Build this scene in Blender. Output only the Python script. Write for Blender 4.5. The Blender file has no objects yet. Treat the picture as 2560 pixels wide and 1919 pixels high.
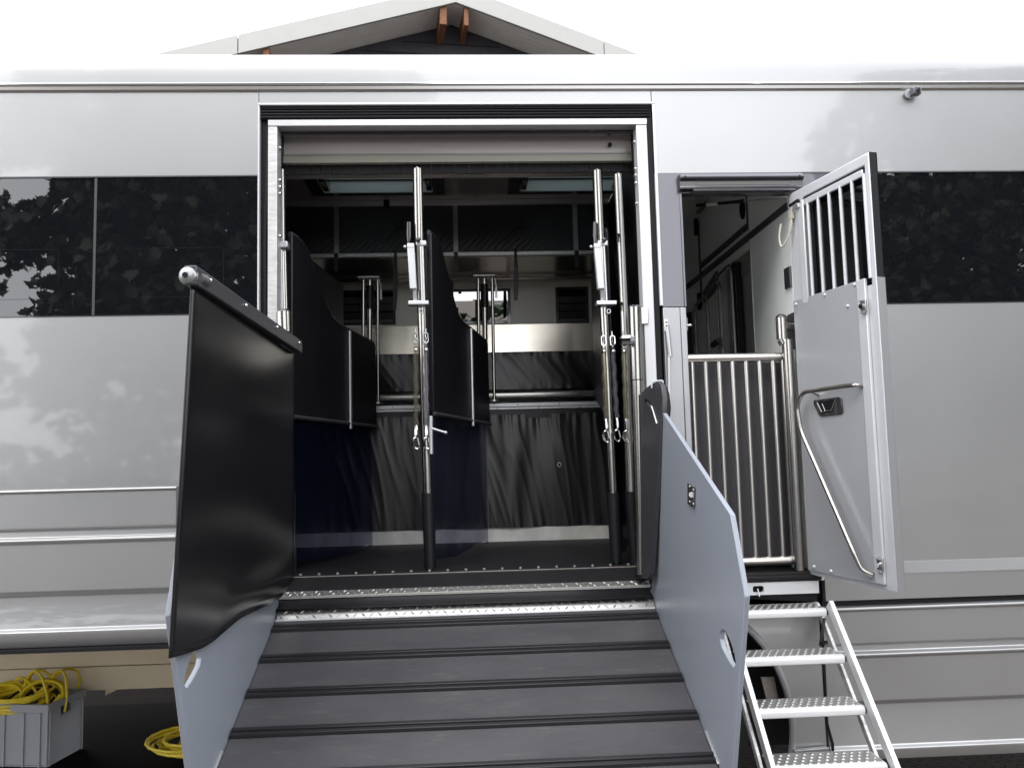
import bpy, bmesh, math, random
from mathutils import Vector, Matrix, noise
random.seed(7)
scene = bpy.context.scene
COL = scene.collection

# ------------------------------------------------------------------ camera
FOC, W0, H0, S = 2050.0, 2560.0, 1919.0, 2560.0 / 2212.0
yaw, pitch, roll = (math.radians(a) for a in (2.8445, 5.1892, 1.4151))
CAM = Vector((0, -4.07, 1.83))
fw = Vector((math.sin(yaw) * math.cos(pitch), math.cos(yaw) * math.cos(pitch), math.sin(pitch)))
r0 = Vector((math.cos(yaw), -math.sin(yaw), 0)); u0 = r0.cross(fw)
rt = r0 * math.cos(roll) - u0 * math.sin(roll)
up = u0 * math.cos(roll) + r0 * math.sin(roll)
cam = bpy.data.cameras.new('camera'); co = bpy.data.objects.new('camera', cam); COL.objects.link(co)
M = Matrix((rt, up, -fw)).transposed().to_4x4(); M.translation = CAM
co.matrix_world = M
cam.sensor_width = 36; cam.lens = 36 * FOC / W0; cam.clip_end = 500; cam.clip_start = 0.05
scene.camera = co

# ------------------------------------------------------------------ sky, sun, exposure
SUN_EL, SUN_AZ = math.radians(48), math.radians(205)      # azimuth from +Y (behind the truck) clockwise
wd = bpy.data.worlds.new('World'); scene.world = wd; wd.use_nodes = True
nt = wd.node_tree; nt.nodes.clear()
def wn(t, **k):
    n = nt.nodes.new(t)
    for a, b in k.items(): setattr(n, a, b)
    return n
out = wn('ShaderNodeOutputWorld'); bg = wn('ShaderNodeBackground'); bg.inputs['Strength'].default_value = 0.1
sky = wn('ShaderNodeTexSky', sky_type='NISHITA'); sky.sun_disc = False
sky.sun_elevation = SUN_EL; sky.sun_rotation = SUN_AZ; sky.dust_density = 3.0
hsv = wn('ShaderNodeHueSaturation'); hsv.inputs['Saturation'].default_value = 0.35
nt.links.new(sky.outputs[0], hsv.inputs['Color'])
tc = wn('ShaderNodeTexCoord'); nz = wn('ShaderNodeTexNoise')
nz.inputs['Scale'].default_value = 2.2; nz.inputs['Detail'].default_value = 5
nt.links.new(tc.outputs['Generated'], nz.inputs['Vector'])
cr = wn('ShaderNodeValToRGB')
cr.color_ramp.elements[0].position = 0.3; cr.color_ramp.elements[0].color = (0.80, 0.81, 0.84, 1)
cr.color_ramp.elements[1].position = 0.7; cr.color_ramp.elements[1].color = (1, 1, 1, 1)
nt.links.new(nz.outputs[0], cr.inputs[0])
mul = wn('ShaderNodeMix', data_type='RGBA', blend_type='MULTIPLY'); mul.inputs[0].default_value = 1
mul.inputs[7].default_value = (15.5, 15.6, 16.0, 1)
nt.links.new(cr.outputs[0], mul.inputs[6])
mx = wn('ShaderNodeMix', data_type='RGBA'); mx.inputs[0].default_value = 0.88
nt.links.new(hsv.outputs[0], mx.inputs[6]); nt.links.new(mul.outputs[2], mx.inputs[7])
nt.links.new(mx.outputs[2], bg.inputs['Color']); nt.links.new(bg.outputs[0], out.inputs['Surface'])

sl = bpy.data.lights.new('sun', 'SUN'); so = bpy.data.objects.new('sun', sl); COL.objects.link(so)
sl.energy = 0.7; sl.angle = math.radians(25); sl.color = (1, 0.97, 0.93)
sd = Vector((math.sin(SUN_AZ) * math.cos(SUN_EL), math.cos(SUN_AZ) * math.cos(SUN_EL), math.sin(SUN_EL)))
so.rotation_euler = sd.to_track_quat('Z', 'Y').to_euler()
so.location = (-4, -10, 12)
vs = scene.view_settings
vs.view_transform = 'Standard'; vs.look = 'None'; vs.gamma = 1; vs.use_curve_mapping = False; vs.exposure = 1.25
scene.cycles.use_denoising = True
scene.cycles.max_bounces = 8; scene.cycles.transparent_max_bounces = 12

# ------------------------------------------------------------------ helpers
def ray(x, y): return fw * FOC + rt * (x * S - W0 / 2) - up * (y * S - H0 / 2)
def at(x, y, Y):
    v = ray(x, y); return CAM + v * ((Y - CAM.y) / v.y)
def atz(x, y, Z):
    v = ray(x, y); return CAM + v * ((Z - CAM.z) / v.z)
def atx(x, y, X):
    v = ray(x, y); return CAM + v * ((X - CAM.x) / v.x)

MATS = {}
def mk(name, base, rough=0.5, metal=0.0, coat=0.0, coat_rough=0.03, spec=0.5, ior=1.5, var=0.0, vscale=6.0,
       rvar=0.0, bump=0.0, bscale=60.0, stretch=None, aniso=0.0, dirt=None):
    m = bpy.data.materials.new(name); m.use_nodes = True
    t = m.node_tree; b = t.nodes['Principled BSDF']
    b.inputs['Base Color'].default_value = (*base, 1); b.inputs['Roughness'].default_value = rough
    b.inputs['Metallic'].default_value = metal; b.inputs['Coat Weight'].default_value = coat
    b.inputs['Coat Roughness'].default_value = coat_rough; b.inputs['Specular IOR Level'].default_value = spec
    b.inputs['IOR'].default_value = ior
    if aniso: b.inputs['Anisotropic'].default_value = aniso
    tcn = t.nodes.new('ShaderNodeTexCoord'); vec = tcn.outputs['Object']
    if stretch:
        mp = t.nodes.new('ShaderNodeMapping'); mp.inputs['Scale'].default_value = stretch
        t.links.new(vec, mp.inputs['Vector']); vec = mp.outputs[0]
    def nz_(sc, det=6):
        n = t.nodes.new('ShaderNodeTexNoise'); n.inputs['Scale'].default_value = sc; n.inputs['Detail'].default_value = det
        t.links.new(vec, n.inputs['Vector']); return n.outputs[0]
    if var or dirt:
        r = t.nodes.new('ShaderNodeValToRGB'); t.links.new(nz_(vscale), r.inputs[0])
        r.color_ramp.elements[0].position = 0.3; r.color_ramp.elements[1].position = 0.7
        lo = dirt if dirt else tuple(c * (1 - var) for c in base)
        r.color_ramp.elements[0].color = (*lo, 1)
        r.color_ramp.elements[1].color = (*[min(1, c * (1 + var)) for c in base], 1)
        t.links.new(r.outputs[0], b.inputs['Base Color'])
    if rvar:
        r = t.nodes.new('ShaderNodeMapRange'); t.links.new(nz_(vscale * 2.3), r.inputs[0])
        r.inputs[1].default_value = 0.3; r.inputs[2].default_value = 0.7
        r.inputs[3].default_value = max(0, rough - rvar); r.inputs[4].default_value = rough + rvar
        t.links.new(r.outputs[0], b.inputs['Roughness'])
    if bump:
        bp = t.nodes.new('ShaderNodeBump'); bp.inputs['Strength'].default_value = bump; bp.inputs['Distance'].default_value = 0.002
        t.links.new(nz_(bscale, 4), bp.inputs['Height']); t.links.new(bp.outputs[0], b.inputs['Normal'])
    MATS[name] = m
    return m
silver = mk('silver_paint', (0.345, 0.35, 0.354), 0.42, 0.75, 1.0, 0.04, var=0.04, vscale=1.5, bump=0.06, bscale=1.6)
silver_plain = mk('silver_plain', (0.32, 0.328, 0.34), 0.38, 0.6, 0.5, 0.08)
black_glass = mk('black_glass', (0.006, 0.0065, 0.008), 0.012, 0, spec=0.5, ior=1.85)
grey_gloss = mk('grey_gloss_paint', (0.09, 0.09, 0.108), 0.3, 0.4, 1.0, 0.02)
dark_gloss = mk('dark_gloss_plastic', (0.03, 0.03, 0.034), 0.18, coat=0.6)
rubber = mk('black_rubber', (0.009, 0.009, 0.0105), 0.55, spec=0.3, var=0.25, vscale=9)
seal = mk('rubber_seal', (0.006, 0.006, 0.008), 0.6, spec=0.25)
alu = mk('aluminium', (0.58, 0.59, 0.60), 0.36, 0.8, var=0.03, vscale=12)
alu_white = mk('white_aluminium', (0.56, 0.57, 0.59), 0.4, 0.25, var=0.03, vscale=5)
alu_worn = mk('worn_aluminium', (0.62, 0.62, 0.61), 0.45, 0.45, dirt=(0.42, 0.42, 0.42), vscale=5, stretch=(3, 3, 14), rvar=0.1)
steel = mk('brushed_steel', (0.40, 0.385, 0.36), 0.23, 1.0)
steel_h = mk('brushed_steel_sheet', (0.66, 0.62, 0.54), 0.22, 1.0)
dull_steel = mk('dull_steel', (0.40, 0.39, 0.38), 0.38, 1.0)
chrome = mk('chrome', (0.75, 0.75, 0.76), 0.1, 1.0)
pad = mk('black_pad', (0.0075, 0.0075, 0.0095), 0.42, spec=0.35, var=0.15, bump=0.1, bscale=500)
vinyl = mk('black_vinyl', (0.0085, 0.0085, 0.0095), 0.3, spec=0.5)
wing_rubber = mk('wing_rubber', (0.007, 0.0068, 0.0078), 0.24, spec=0.5, var=0.08, vscale=4)
grey_panel = mk('grey_plastic_board', (0.27, 0.295, 0.34), 0.36, 0.0, var=0.03, vscale=2, rvar=0.05, spec=0.4)
grey_edge = mk('grey_board_edge', (0.26, 0.28, 0.29), 0.5)
ramp_rub = mk('ramp_rubber', (0.072, 0.070, 0.075), 0.4, spec=0.45, dirt=(0.052, 0.051, 0.056), vscale=2.2, rvar=0.05, stretch=(1, 3, 1), bump=0.25, bscale=260)
# hoof scuffs and dried splashes worn into the rubber
t = ramp_rub.node_tree; b = t.nodes['Principled BSDF']; base_l = b.inputs['Base Color'].links[0].from_socket
tcn = t.nodes.new('ShaderNodeTexCoord'); mp = t.nodes.new('ShaderNodeMapping'); mp.inputs['Scale'].default_value = (3, 14, 8); mp.inputs['Rotation'].default_value = (0, 0, 0.35)
n1 = t.nodes.new('ShaderNodeTexNoise'); n1.inputs['Scale'].default_value = 3.0; n1.inputs['Detail'].default_value = 9; n1.inputs['Roughness'].default_value = 0.72
t.links.new(tcn.outputs['Object'], mp.inputs[0]); t.links.new(mp.outputs[0], n1.inputs[0])
rp = t.nodes.new('ShaderNodeValToRGB'); rp.color_ramp.elements[0].position = 0.56; rp.color_ramp.elements[1].position = 0.74
rp.color_ramp.elements[1].color = (0.55, 0.55, 0.55, 1); t.links.new(n1.outputs[0], rp.inputs[0])
mxr = t.nodes.new('ShaderNodeMix'); mxr.data_type = 'RGBA'; mxr.inputs[7].default_value = (0.14, 0.135, 0.125, 1)
t.links.new(rp.outputs[0], mxr.inputs[0]); t.links.new(base_l, mxr.inputs[6]); t.links.new(mxr.outputs[2], b.inputs['Base Color'])
rib_rub = mk('rib_rubber', (0.011, 0.0105, 0.013), 0.42)
plate_alu = mk('tread_plate_alu', (0.55, 0.55, 0.53), 0.34, 0.9)
white_wall = mk('white_panel', (0.80, 0.79, 0.72), 0.35, var=0.02)
white_int = mk('white_interior_panel', (0.84, 0.86, 0.84), 0.38, var=0.02, vscale=1.2)
grey_ceil = mk('grey_ceiling_panel', (0.46, 0.435, 0.42), 0.2, spec=0.5)
dark_ceil = mk('dark_ceiling_panel', (0.27, 0.25, 0.245), 0.3)
teal_white = mk('hatch_white', (0.66, 0.72, 0.72), 0.3)
cream = mk('cream_panel', (0.90, 0.77, 0.56), 0.4, dirt=(0.84, 0.71, 0.50), vscale=2.2)
skirting_m = mk('worn_white_skirting', (0.62, 0.62, 0.60), 0.45, dirt=(0.40, 0.40, 0.37), vscale=9, stretch=(1, 1, 0.4))
dark_wall = mk('dark_timber_wall', (0.022, 0.02, 0.026), 0.7, var=0.2)
barge_m = mk('white_bargeboard', (0.34, 0.34, 0.325), 0.5, var=0.02)
soffit_m = mk('soffit_board', (0.78, 0.74, 0.68), 0.6, var=0.05)
purlin_m = mk('red_brown_timber', (0.20, 0.082, 0.034), 0.5, var=0.25, vscale=6, stretch=(6, 1, 6))
roof_m = mk('roof_tile', (0.12, 0.07, 0.05), 0.7)
tyre_m = mk('tyre_rubber', (0.012, 0.012, 0.012), 0.7)
crate_m = mk('grey_crate_plastic', (0.40, 0.41, 0.44), 0.45, var=0.06, vscale=4)
yellow = mk('yellow_cable_jacket', (0.85, 0.66, 0.03), 0.35, var=0.06, vscale=20)
black_cable = mk('black_cable_jacket', (0.012, 0.012, 0.012), 0.4)
beige_cable = mk('beige_cable_jacket', (0.46, 0.44, 0.36), 0.4)
retro = mk('reflective_tape', (0.36, 0.37, 0.38), 0.35, 0.2)
step_alu = mk('step_aluminium', (0.74, 0.75, 0.76), 0.38, 0.3)
mud = mk('dull_bracket', (0.30, 0.27, 0.25), 0.5, 0.4, var=0.15, vscale=40)
leaf_m = mk('leaf', (0.018, 0.034, 0.010), 0.45, var=0.5, vscale=1.5)
bark_m = mk('bark', (0.07, 0.055, 0.045), 0.8)
lens_m = mk('lamp_lens', (0.13, 0.13, 0.125), 0.35)
label_m = mk('white_label', (0.75, 0.75, 0.73), 0.5)

# quilted cloth: black, with diagonal stitched dashes
quilt = mk('quilted_black', (0.024, 0.026, 0.031), 0.42)
t = quilt.node_tree; b = t.nodes['Principled BSDF']
tcn = t.nodes.new('ShaderNodeTexCoord'); mp = t.nodes.new('ShaderNodeMapping'); mp.inputs['Rotation'].default_value = (0, math.radians(-45), 0)
br = t.nodes.new('ShaderNodeTexWave'); br.wave_type = 'BANDS'; br.bands_direction = 'X'; br.inputs['Scale'].default_value = 9; br.inputs['Distortion'].default_value = 1.5
br.inputs['Detail'].default_value = 2
t.links.new(tcn.outputs['Object'], mp.inputs[0]); t.links.new(mp.outputs[0], br.inputs[0])
bp = t.nodes.new('ShaderNodeBump'); bp.inputs['Distance'].default_value = 0.008; bp.inputs['Strength'].default_value = 0.16
t.links.new(br.outputs[1], bp.inputs['Height']); t.links.new(bp.outputs[0], b.inputs['Normal'])

def see_through(name, tint, fac, base, rough):
    m = bpy.data.materials.new(name); m.use_nodes = True; t = m.node_tree
    b = t.nodes['Principled BSDF']; b.inputs['Base Color'].default_value = (*base, 1); b.inputs['Roughness'].default_value = rough
    tr = t.nodes.new('ShaderNodeBsdfTransparent'); tr.inputs[0].default_value = (*tint, 1)
    mi = t.nodes.new('ShaderNodeMixShader'); mi.inputs[0].default_value = fac
    t.links.new(b.outputs[0], mi.inputs[1]); t.links.new(tr.outputs[0], mi.inputs[2])
    t.links.new(mi.outputs[0], t.nodes['Material Output'].inputs[0]); return m
blue_vinyl = see_through('blue_see_through_vinyl', (0.55, 0.56, 0.66), 0.66, (0.005, 0.008, 0.028), 0.25)
olive_sleeve = see_through('yellowed_hose', (0.82, 0.79, 0.69), 0.74, (0.12, 0.112, 0.085), 0.2)
violet_sleeve = see_through('greyish_hose', (0.75, 0.74, 0.78), 0.74, (0.13, 0.128, 0.142), 0.2)
hatch_glass = bpy.data.materials.new('hatch_pane'); hatch_glass.use_nodes = True
t = hatch_glass.node_tree; b = t.nodes['Principled BSDF']; b.inputs['Base Color'].default_value = (0.12, 0.17, 0.18, 1); b.inputs['Roughness'].default_value = 0.15
tl = t.nodes.new('ShaderNodeBsdfTranslucent'); tl.inputs[0].default_value = (0.50, 0.56, 0.56, 1)
mi = t.nodes.new('ShaderNodeMixShader'); mi.inputs[0].default_value = 0.6
t.links.new(b.outputs[0], mi.inputs[1]); t.links.new(tl.outputs[0], mi.inputs[2]); t.links.new(mi.outputs[0], t.nodes['Material Output'].inputs[0])
bar_glass = mk('dark_tinted_pane', (0.004, 0.0045, 0.005), 0.03)

# brick paving
ground_m = bpy.data.materials.new('brick_paving'); ground_m.use_nodes = True
t = ground_m.node_tree; b = t.nodes['Principled BSDF']; b.inputs['Roughness'].default_value = 0.9; b.inputs['Specular IOR Level'].default_value = 0.12
tcn = t.nodes.new('ShaderNodeTexCoord'); mp = t.nodes.new('ShaderNodeMapping'); mp.inputs['Rotation'].default_value = (0, 0, math.radians(45))
bk = t.nodes.new('ShaderNodeTexBrick'); bk.inputs['Scale'].default_value = 5.0; bk.inputs['Mortar Size'].default_value = 0.03
bk.inputs['Color1'].default_value = (0.17, 0.145, 0.13, 1); bk.inputs['Color2'].default_value = (0.14, 0.12, 0.108, 1); bk.inputs['Mortar'].default_value = (0.09, 0.08, 0.072, 1)
t.links.new(tcn.outputs['Object'], mp.inputs[0]); t.links.new(mp.outputs[0], bk.inputs[0]); t.links.new(bk.outputs[0], b.inputs['Base Color'])
bp = t.nodes.new('ShaderNodeBump'); bp.inputs['Distance'].default_value = 0.01; bp.inputs['Strength'].default_value = 0.6; bp.invert = True
t.links.new(bk.outputs[1], bp.inputs['Height']); t.links.new(bp.outputs[0], b.inputs['Normal'])

class MB:
    def __init__(s): s.bm = bmesh.new()
    def face(s, pts):
        vs_ = [s.bm.verts.new(Vector(p)) for p in pts]
        return s.bm.faces.new(vs_)
    def obox(s, o, a, b, c):
        o, a, b, c = Vector(o), Vector(a), Vector(b), Vector(c)
        P = [s.bm.verts.new(o + a * i + b * j + c * k) for i in (0, 1) for j in (0, 1) for k in (0, 1)]
        for f in ((0, 1, 3, 2), (4, 6, 7, 5), (0, 4, 5, 1), (2, 3, 7, 6), (0, 2, 6, 4), (1, 5, 7, 3)):
            s.bm.faces.new([P[i] for i in f])
        return s
    def box(s, x0, x1, y0, y1, z0, z1):
        return s.obox((x0, y0, z0), (x1 - x0, 0, 0), (0, y1 - y0, 0), (0, 0, z1 - z0))
    def prism(s, pts, vec):
        vec = Vector(vec); A = [s.bm.verts.new(Vector(p)) for p in pts]; B = [s.bm.verts.new(Vector(p) + vec) for p in pts]
        n = len(A); s.bm.faces.new(A); s.bm.faces.new(B[::-1])
        for i in range(n): s.bm.faces.new([A[i], B[i], B[(i + 1) % n], A[(i + 1) % n]])
        return s
    def tube(s, path, r, n=12, closed=False, cap=True):
        path = [Vector(p) for p in path]; m = len(path); rings = []
        tan0 = (path[1] - path[0]).normalized()
        ref = Vector((0, 0, 1)) if abs(tan0.z) < 0.9 else Vector((1, 0, 0))
        nrm = (ref - tan0 * ref.dot(tan0)).normalized()
        for i, p in enumerate(path):
            if closed: tg = path[(i + 1) % m] - path[i - 1]
            else: tg = path[min(i + 1, m - 1)] - path[max(i - 1, 0)]
            tg.normalize(); nrm = (nrm - tg * nrm.dot(tg)).normalized(); bn = tg.cross(nrm)
            rr = r[i] if isinstance(r, (list, tuple)) else r
            rings.append([s.bm.verts.new(p + (nrm * math.cos(2 * math.pi * k / n) + bn * math.sin(2 * math.pi * k / n)) * rr) for k in range(n)])
        for i in range(m if closed else m - 1):
            a, b_ = rings[i], rings[(i + 1) % m]
            for k in range(n): s.bm.faces.new([a[k], a[(k + 1) % n], b_[(k + 1) % n], b_[k]])
        if cap and not closed:
            s.bm.faces.new(rings[0][::-1]); s.bm.faces.new(rings[-1])
        return s
    def ball(s, c, r, sc=(1, 1, 1), seg=14):
        mtx = Matrix.Translation(Vector(c)) @ Matrix.Diagonal((*[r * k for k in sc], 1))
        bmesh.ops.create_uvsphere(s.bm, u_segments=seg, v_segments=max(6, seg // 2), radius=1, matrix=mtx); return s
    def grid(s, fn, nu, nv):
        V = [[s.bm.verts.new(Vector(fn(i / nu, j / nv))) for j in range(nv + 1)] for i in range(nu + 1)]
        for i in range(nu):
            for j in range(nv): s.bm.faces.new([V[i][j], V[i + 1][j], V[i + 1][j + 1], V[i][j + 1]])
        return s
    def plate(s, outer, holes, mapf, vec):
        """flat board with holes; outer and holes are 2-D loops, mapf -> 3-D, vec = thickness"""
        edges = []
        for lp in [outer] + holes:
            vv = [s.bm.verts.new(Vector(mapf(*p))) for p in lp]
            edges += [s.bm.edges.new((vv[i], vv[(i + 1) % len(vv)])) for i in range(len(vv))]
        res = bmesh.ops.triangle_fill(s.bm, use_beauty=True, use_dissolve=False, edges=edges)
        fs = [g for g in res['geom'] if isinstance(g, bmesh.types.BMFace)]
        ex = bmesh.ops.extrude_face_region(s.bm, geom=fs)
        bmesh.ops.translate(s.bm, vec=Vector(vec), verts=[g for g in ex['geom'] if isinstance(g, bmesh.types.BMVert)])
        return s
    def build(s, name, mat, parent=None, smooth=True, bevel=0.0, seg=2, kind=None, label=None, solid=0.0, ang=35):
        bmesh.ops.recalc_face_normals(s.bm, faces=s.bm.faces[:])
        me = bpy.data.meshes.new(name); s.bm.to_mesh(me); s.bm.free()
        me.materials.append(mat)
        if smooth:
            me.shade_smooth(); me.set_sharp_from_angle(angle=math.radians(ang))
        o = bpy.data.objects.new(name, me); COL.objects.link(o)
        if parent is not None:
            o.parent = parent
            o.matrix_parent_inverse = Matrix.Translation(-wloc(parent))
        if solid:
            md = o.modifiers.new('thickness', 'SOLIDIFY'); md.thickness = solid; md.offset = 0
        if bevel:
            md = o.modifiers.new('bevel', 'BEVEL'); md.width = bevel; md.segments = seg; md.limit_method = 'ANGLE'; md.angle_limit = math.radians(40)
            md.harden_normals = False
        if kind: o['kind'] = kind
        if label: o['label'] = label
        return o
def wloc(o):
    v = Vector((0, 0, 0))
    while o is not None:
        v += Vector(o.location)
        if o.parent is not None: v += o.matrix_parent_inverse.translation
        o = o.parent
    return v
def tag(o, label, cat, group=None):
    o['label'] = label; o['category'] = cat
    if group: o['group'] = group
    return o
def thing(name, loc, label, cat, group=None):
    o = bpy.data.objects.new(name, None); COL.objects.link(o); o.location = loc; o.empty_display_size = 0.1
    return tag(o, label, cat, group)
def bez(pts, n=8):
    """smooth (Catmull-Rom) path through points"""
    P = [Vector(p) for p in pts]; P = [P[0] * 2 - P[1]] + P + [P[-1] * 2 - P[-2]]; o = []
    for i in range(1, len(P) - 2):
        for k in range(n):
            u = k / n; a, b_, c, d = P[i - 1], P[i], P[i + 1], P[i + 2]
            o.append(0.5 * ((2 * b_) + (c - a) * u + (2 * a - 5 * b_ + 4 * c - d) * u * u + (3 * b_ - a - 3 * c + d) * u ** 3))
    o.append(P[-2]); return o
def fillet(pts, r, n=5):
    """polyline with rounded corners"""
    P = [Vector(p) for p in pts]; o = [P[0]]
    for i in range(1, len(P) - 1):
        a = (P[i - 1] - P[i]); c = (P[i + 1] - P[i]); rr = min(r, a.length * 0.49, c.length * 0.49)
        A = P[i] + a.normalized() * rr; Cc = P[i] + c.normalized() * rr
        for k in range(n + 1):
            u = k / n; o.append(A * (1 - u) ** 2 + P[i] * 2 * u * (1 - u) + Cc * u * u)
    o.append(P[-1]); return o

# ------------------------------------------------------------------ ground
g = MB(); g.face([(-120, -120, 0), (120, -120, 0), (120, 160, 0), (-120, 160, 0)])
gr = g.build('ground', ground_m, smooth=False); gr['kind'] = 'structure'
shaded_brick_m = ground_m.copy(); shaded_brick_m.name = 'shaded_dark_brick'
for nd in shaded_brick_m.node_tree.nodes:
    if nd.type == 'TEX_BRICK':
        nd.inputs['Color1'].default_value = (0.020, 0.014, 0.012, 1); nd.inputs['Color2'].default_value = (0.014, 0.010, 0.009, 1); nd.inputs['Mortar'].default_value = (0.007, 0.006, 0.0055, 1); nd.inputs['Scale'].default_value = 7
bp_ = MB(); bp_.face([(-9, 2.2, .004), (9, 2.2, .004), (9, 5.9, .004), (-9, 5.9, .004)]); bp_ = bp_.build('shaded_brick', shaded_brick_m, smooth=False); bp_['kind'] = 'structure'  # dark brown brick, darkened further to paint in the shade behind the truck
ground_shade_m = mk('dark_ground_shade', (0.006, 0.0048, 0.0044), 0.9, spec=0.08, var=0.3, vscale=3, bump=0.2, bscale=150)
tag(MB().box(-5.4, -0.6, 0.15, 2.62, 0.0, 0.010).build('ground_shade', ground_shade_m, smooth=False), 'dark sheet painting the shade on the paving under the truck below the crate', 'mat')  # thin near-black sheet, paints the truck's shade onto the paving

# ------------------------------------------------------------------ house behind the truck
psi = math.radians(7.2); HE = Vector((math.cos(psi), math.sin(psi), 0)); HN = Vector((-math.sin(psi), math.cos(psi), 0))
AP = at(985, 5, 6)
house = thing('gabled_house', (AP.x, AP.y, 0), 'house with white bargeboards and dark gable rising behind the silver truck', 'house')
def hp(a, d, z): return AP + HE * a + HN * d + Vector((0, 0, z))
SLP, EAVE, OVER, BH = 0.32, 6.2, 0.60, 0.24
for sg in (-1, 1):
    for a0, a1 in ((0.0, 2.68 if sg < 0 else 1.95), (2.69 if sg < 0 else 1.96, EAVE)):
        m = MB(); q = [hp(sg * a0, 0, -SLP * a0), hp(sg * a1, 0, -SLP * a1), hp(sg * a1, 0, -SLP * a1 + BH), hp(sg * a0, 0, -SLP * a0 + BH)]
        m.prism(q, HN * 0.04).build('bargeboard', barge_m, house, smooth=False, bevel=0.004)
    # soffit boards, one under the other
    nb = 9
    for k in range(nb):
        d0, d1 = 0.042 + (OVER + 0.3) * k / nb, 0.042 + (OVER + 0.3) * (k + 1) / nb - 0.006
        m = MB(); m.prism([hp(0, d0, 0.03), hp(sg * EAVE, d0, 0.03 - SLP * EAVE), hp(sg * EAVE, d0, 0.05 - SLP * EAVE), hp(0, d0, 0.05)], HN * (d1 - d0))
        m.build('soffit_board', soffit_m, house, smooth=False)
    m = MB(); m.prism([hp(0, 0.05, BH - 0.10), hp(sg * EAVE, 0.05, BH - .10 - SLP * EAVE), hp(sg * EAVE, 0.05, BH - 0.02 - SLP * EAVE), hp(0, 0.05, BH - 0.02)], HN * 9)
    m.build('roof', roof_m, house, smooth=False)
m = MB(); zb = -AP.z
m.prism([hp(-EAVE + 0.9, OVER, zb), hp(EAVE - 0.9, OVER, zb), hp(EAVE - 0.9, OVER, -SLP * (EAVE - 0.9) + 0.02), hp(0, OVER, 0.02), hp(-EAVE + 0.9, OVER, -SLP * (EAVE - 0.9) + 0.02)], HN * 7.5)
m.build('wall', dark_wall, house, smooth=False)
for k in range(26):      # horizontal cladding laps on the gable
    z = -0.1 - 0.16 * k; w = max(0.2, min(-z / SLP - 0.15, EAVE - 0.95))
    if w < 0.4: continue
    m = MB(); m.obox(hp(-w, OVER - 0.022, z), HE * 2 * w, HN * 0.02, (0, 0, 0.012)); m.build('cladding_lap', dark_wall, house, smooth=False)
for a, wd_ in ((-0.16, 0.09), (0.14, 0.06), (-2.36, 0.08), (2.36, 0.08), (-4.4, 0.08), (4.4, 0.08)):
    z = 0.03 - SLP * abs(a)
    m = MB(); m.prism([hp(a - wd_ / 2, 0.05, z - 0.06), hp(a - wd_ / 2, 0.09, z - 0.24), hp(a - wd_ / 2, OVER, z - 0.24), hp(a - wd_ / 2, OVER, z), hp(a - wd_ / 2, 0.05, z)], HE * wd_)
    m.build('purlin', purlin_m, house, smooth=False, bevel=0.006)

# ------------------------------------------------------------------ leafy trees behind the viewer (seen mirrored in the paint and dark windows)
def leaf_outline():
    half = [(0.05, -.55), (.30, -.62), (.42, -.40), (.78, -.42), (.70, -.12), (1.0, .12), (.66, .22), (.62, .48), (.38, .38), (.26, .62), (.16, .60), (0.0, 1.05)]
    return half + [(-a * .95, b * 1.02) for a, b in half[-2::-1]]
LEAF = leaf_outline()
def maple(loc, height, blobs, nleaf, label):
    tr = thing('maple_tree', loc, label, 'tree', 'trees across from the truck')
    L = Vector(loc); rnd = random.Random(int(loc[0] * 10) + 99)
    m = MB(); m.tube(bez([L, L + Vector((0.1, 0, height * .3)), L + Vector((-0.05, .1, height * .7))], 6), [0.24 - 0.012 * i for i in range(13)], 10)
    for bx_, by_, bz_, br_ in blobs:
        c = L + Vector((bx_, by_, bz_)); b0 = L + Vector((0.05, 0.05, height * 0.32))
        m.tube(bez([b0, (b0 + c) / 2 + Vector((0, 0, 0.3)), c], 5), [0.1 - 0.007 * i for i in range(11)], 7)
    m.build('trunk', bark_m, tr)
    vsn, fcs = [], []
    tot = sum(bb[3] ** 2 for bb in blobs)
    for bx_, by_, bz_, br_ in blobs:
        for _ in range(int(nleaf * br_ ** 2 / tot)):
            while True:
                p = Vector((rnd.uniform(-1, 1), rnd.uniform(-1, 1), rnd.uniform(-1, 1)))
                if 0.25 < p.length < 1: break
            c = L + Vector((bx_, by_, bz_)) + p * br_ * (1 + 0.25 * noise.noise(p * 2 + L))
            if noise.noise(c * 0.9) < -0.34 - (0 if c.x > -5.4 or c.x < -9 else -.36 * min(1, (-5.4 - c.x) / 1.2) * (1.15 if c.z < 5.6 else .75)): continue
            s_ = rnd.uniform(0.085, 0.14); e = Matrix.Rotation(rnd.uniform(0, 6.28), 3, 'Z') @ Matrix.Rotation(rnd.uniform(0.4, 1.5), 3, 'X') @ Matrix.Rotation(rnd.uniform(0, 6.28), 3, 'Z')
            i0 = len(vsn)
            for (a, d) in LEAF: vsn.append(c + e @ Vector((a * s_, d * s_, (abs(a) * 0.3) * s_)))
            fcs.append(list(range(i0, i0 + len(LEAF))))
    me = bpy.data.meshes.new('crown'); me.from_pydata(vsn, [], fcs); me.materials.append(leaf_m)
    o = bpy.data.objects.new('crown', me); COL.objects.link(o); o.parent = tr; o.matrix_parent_inverse = Matrix.Translation(-L)
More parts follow.
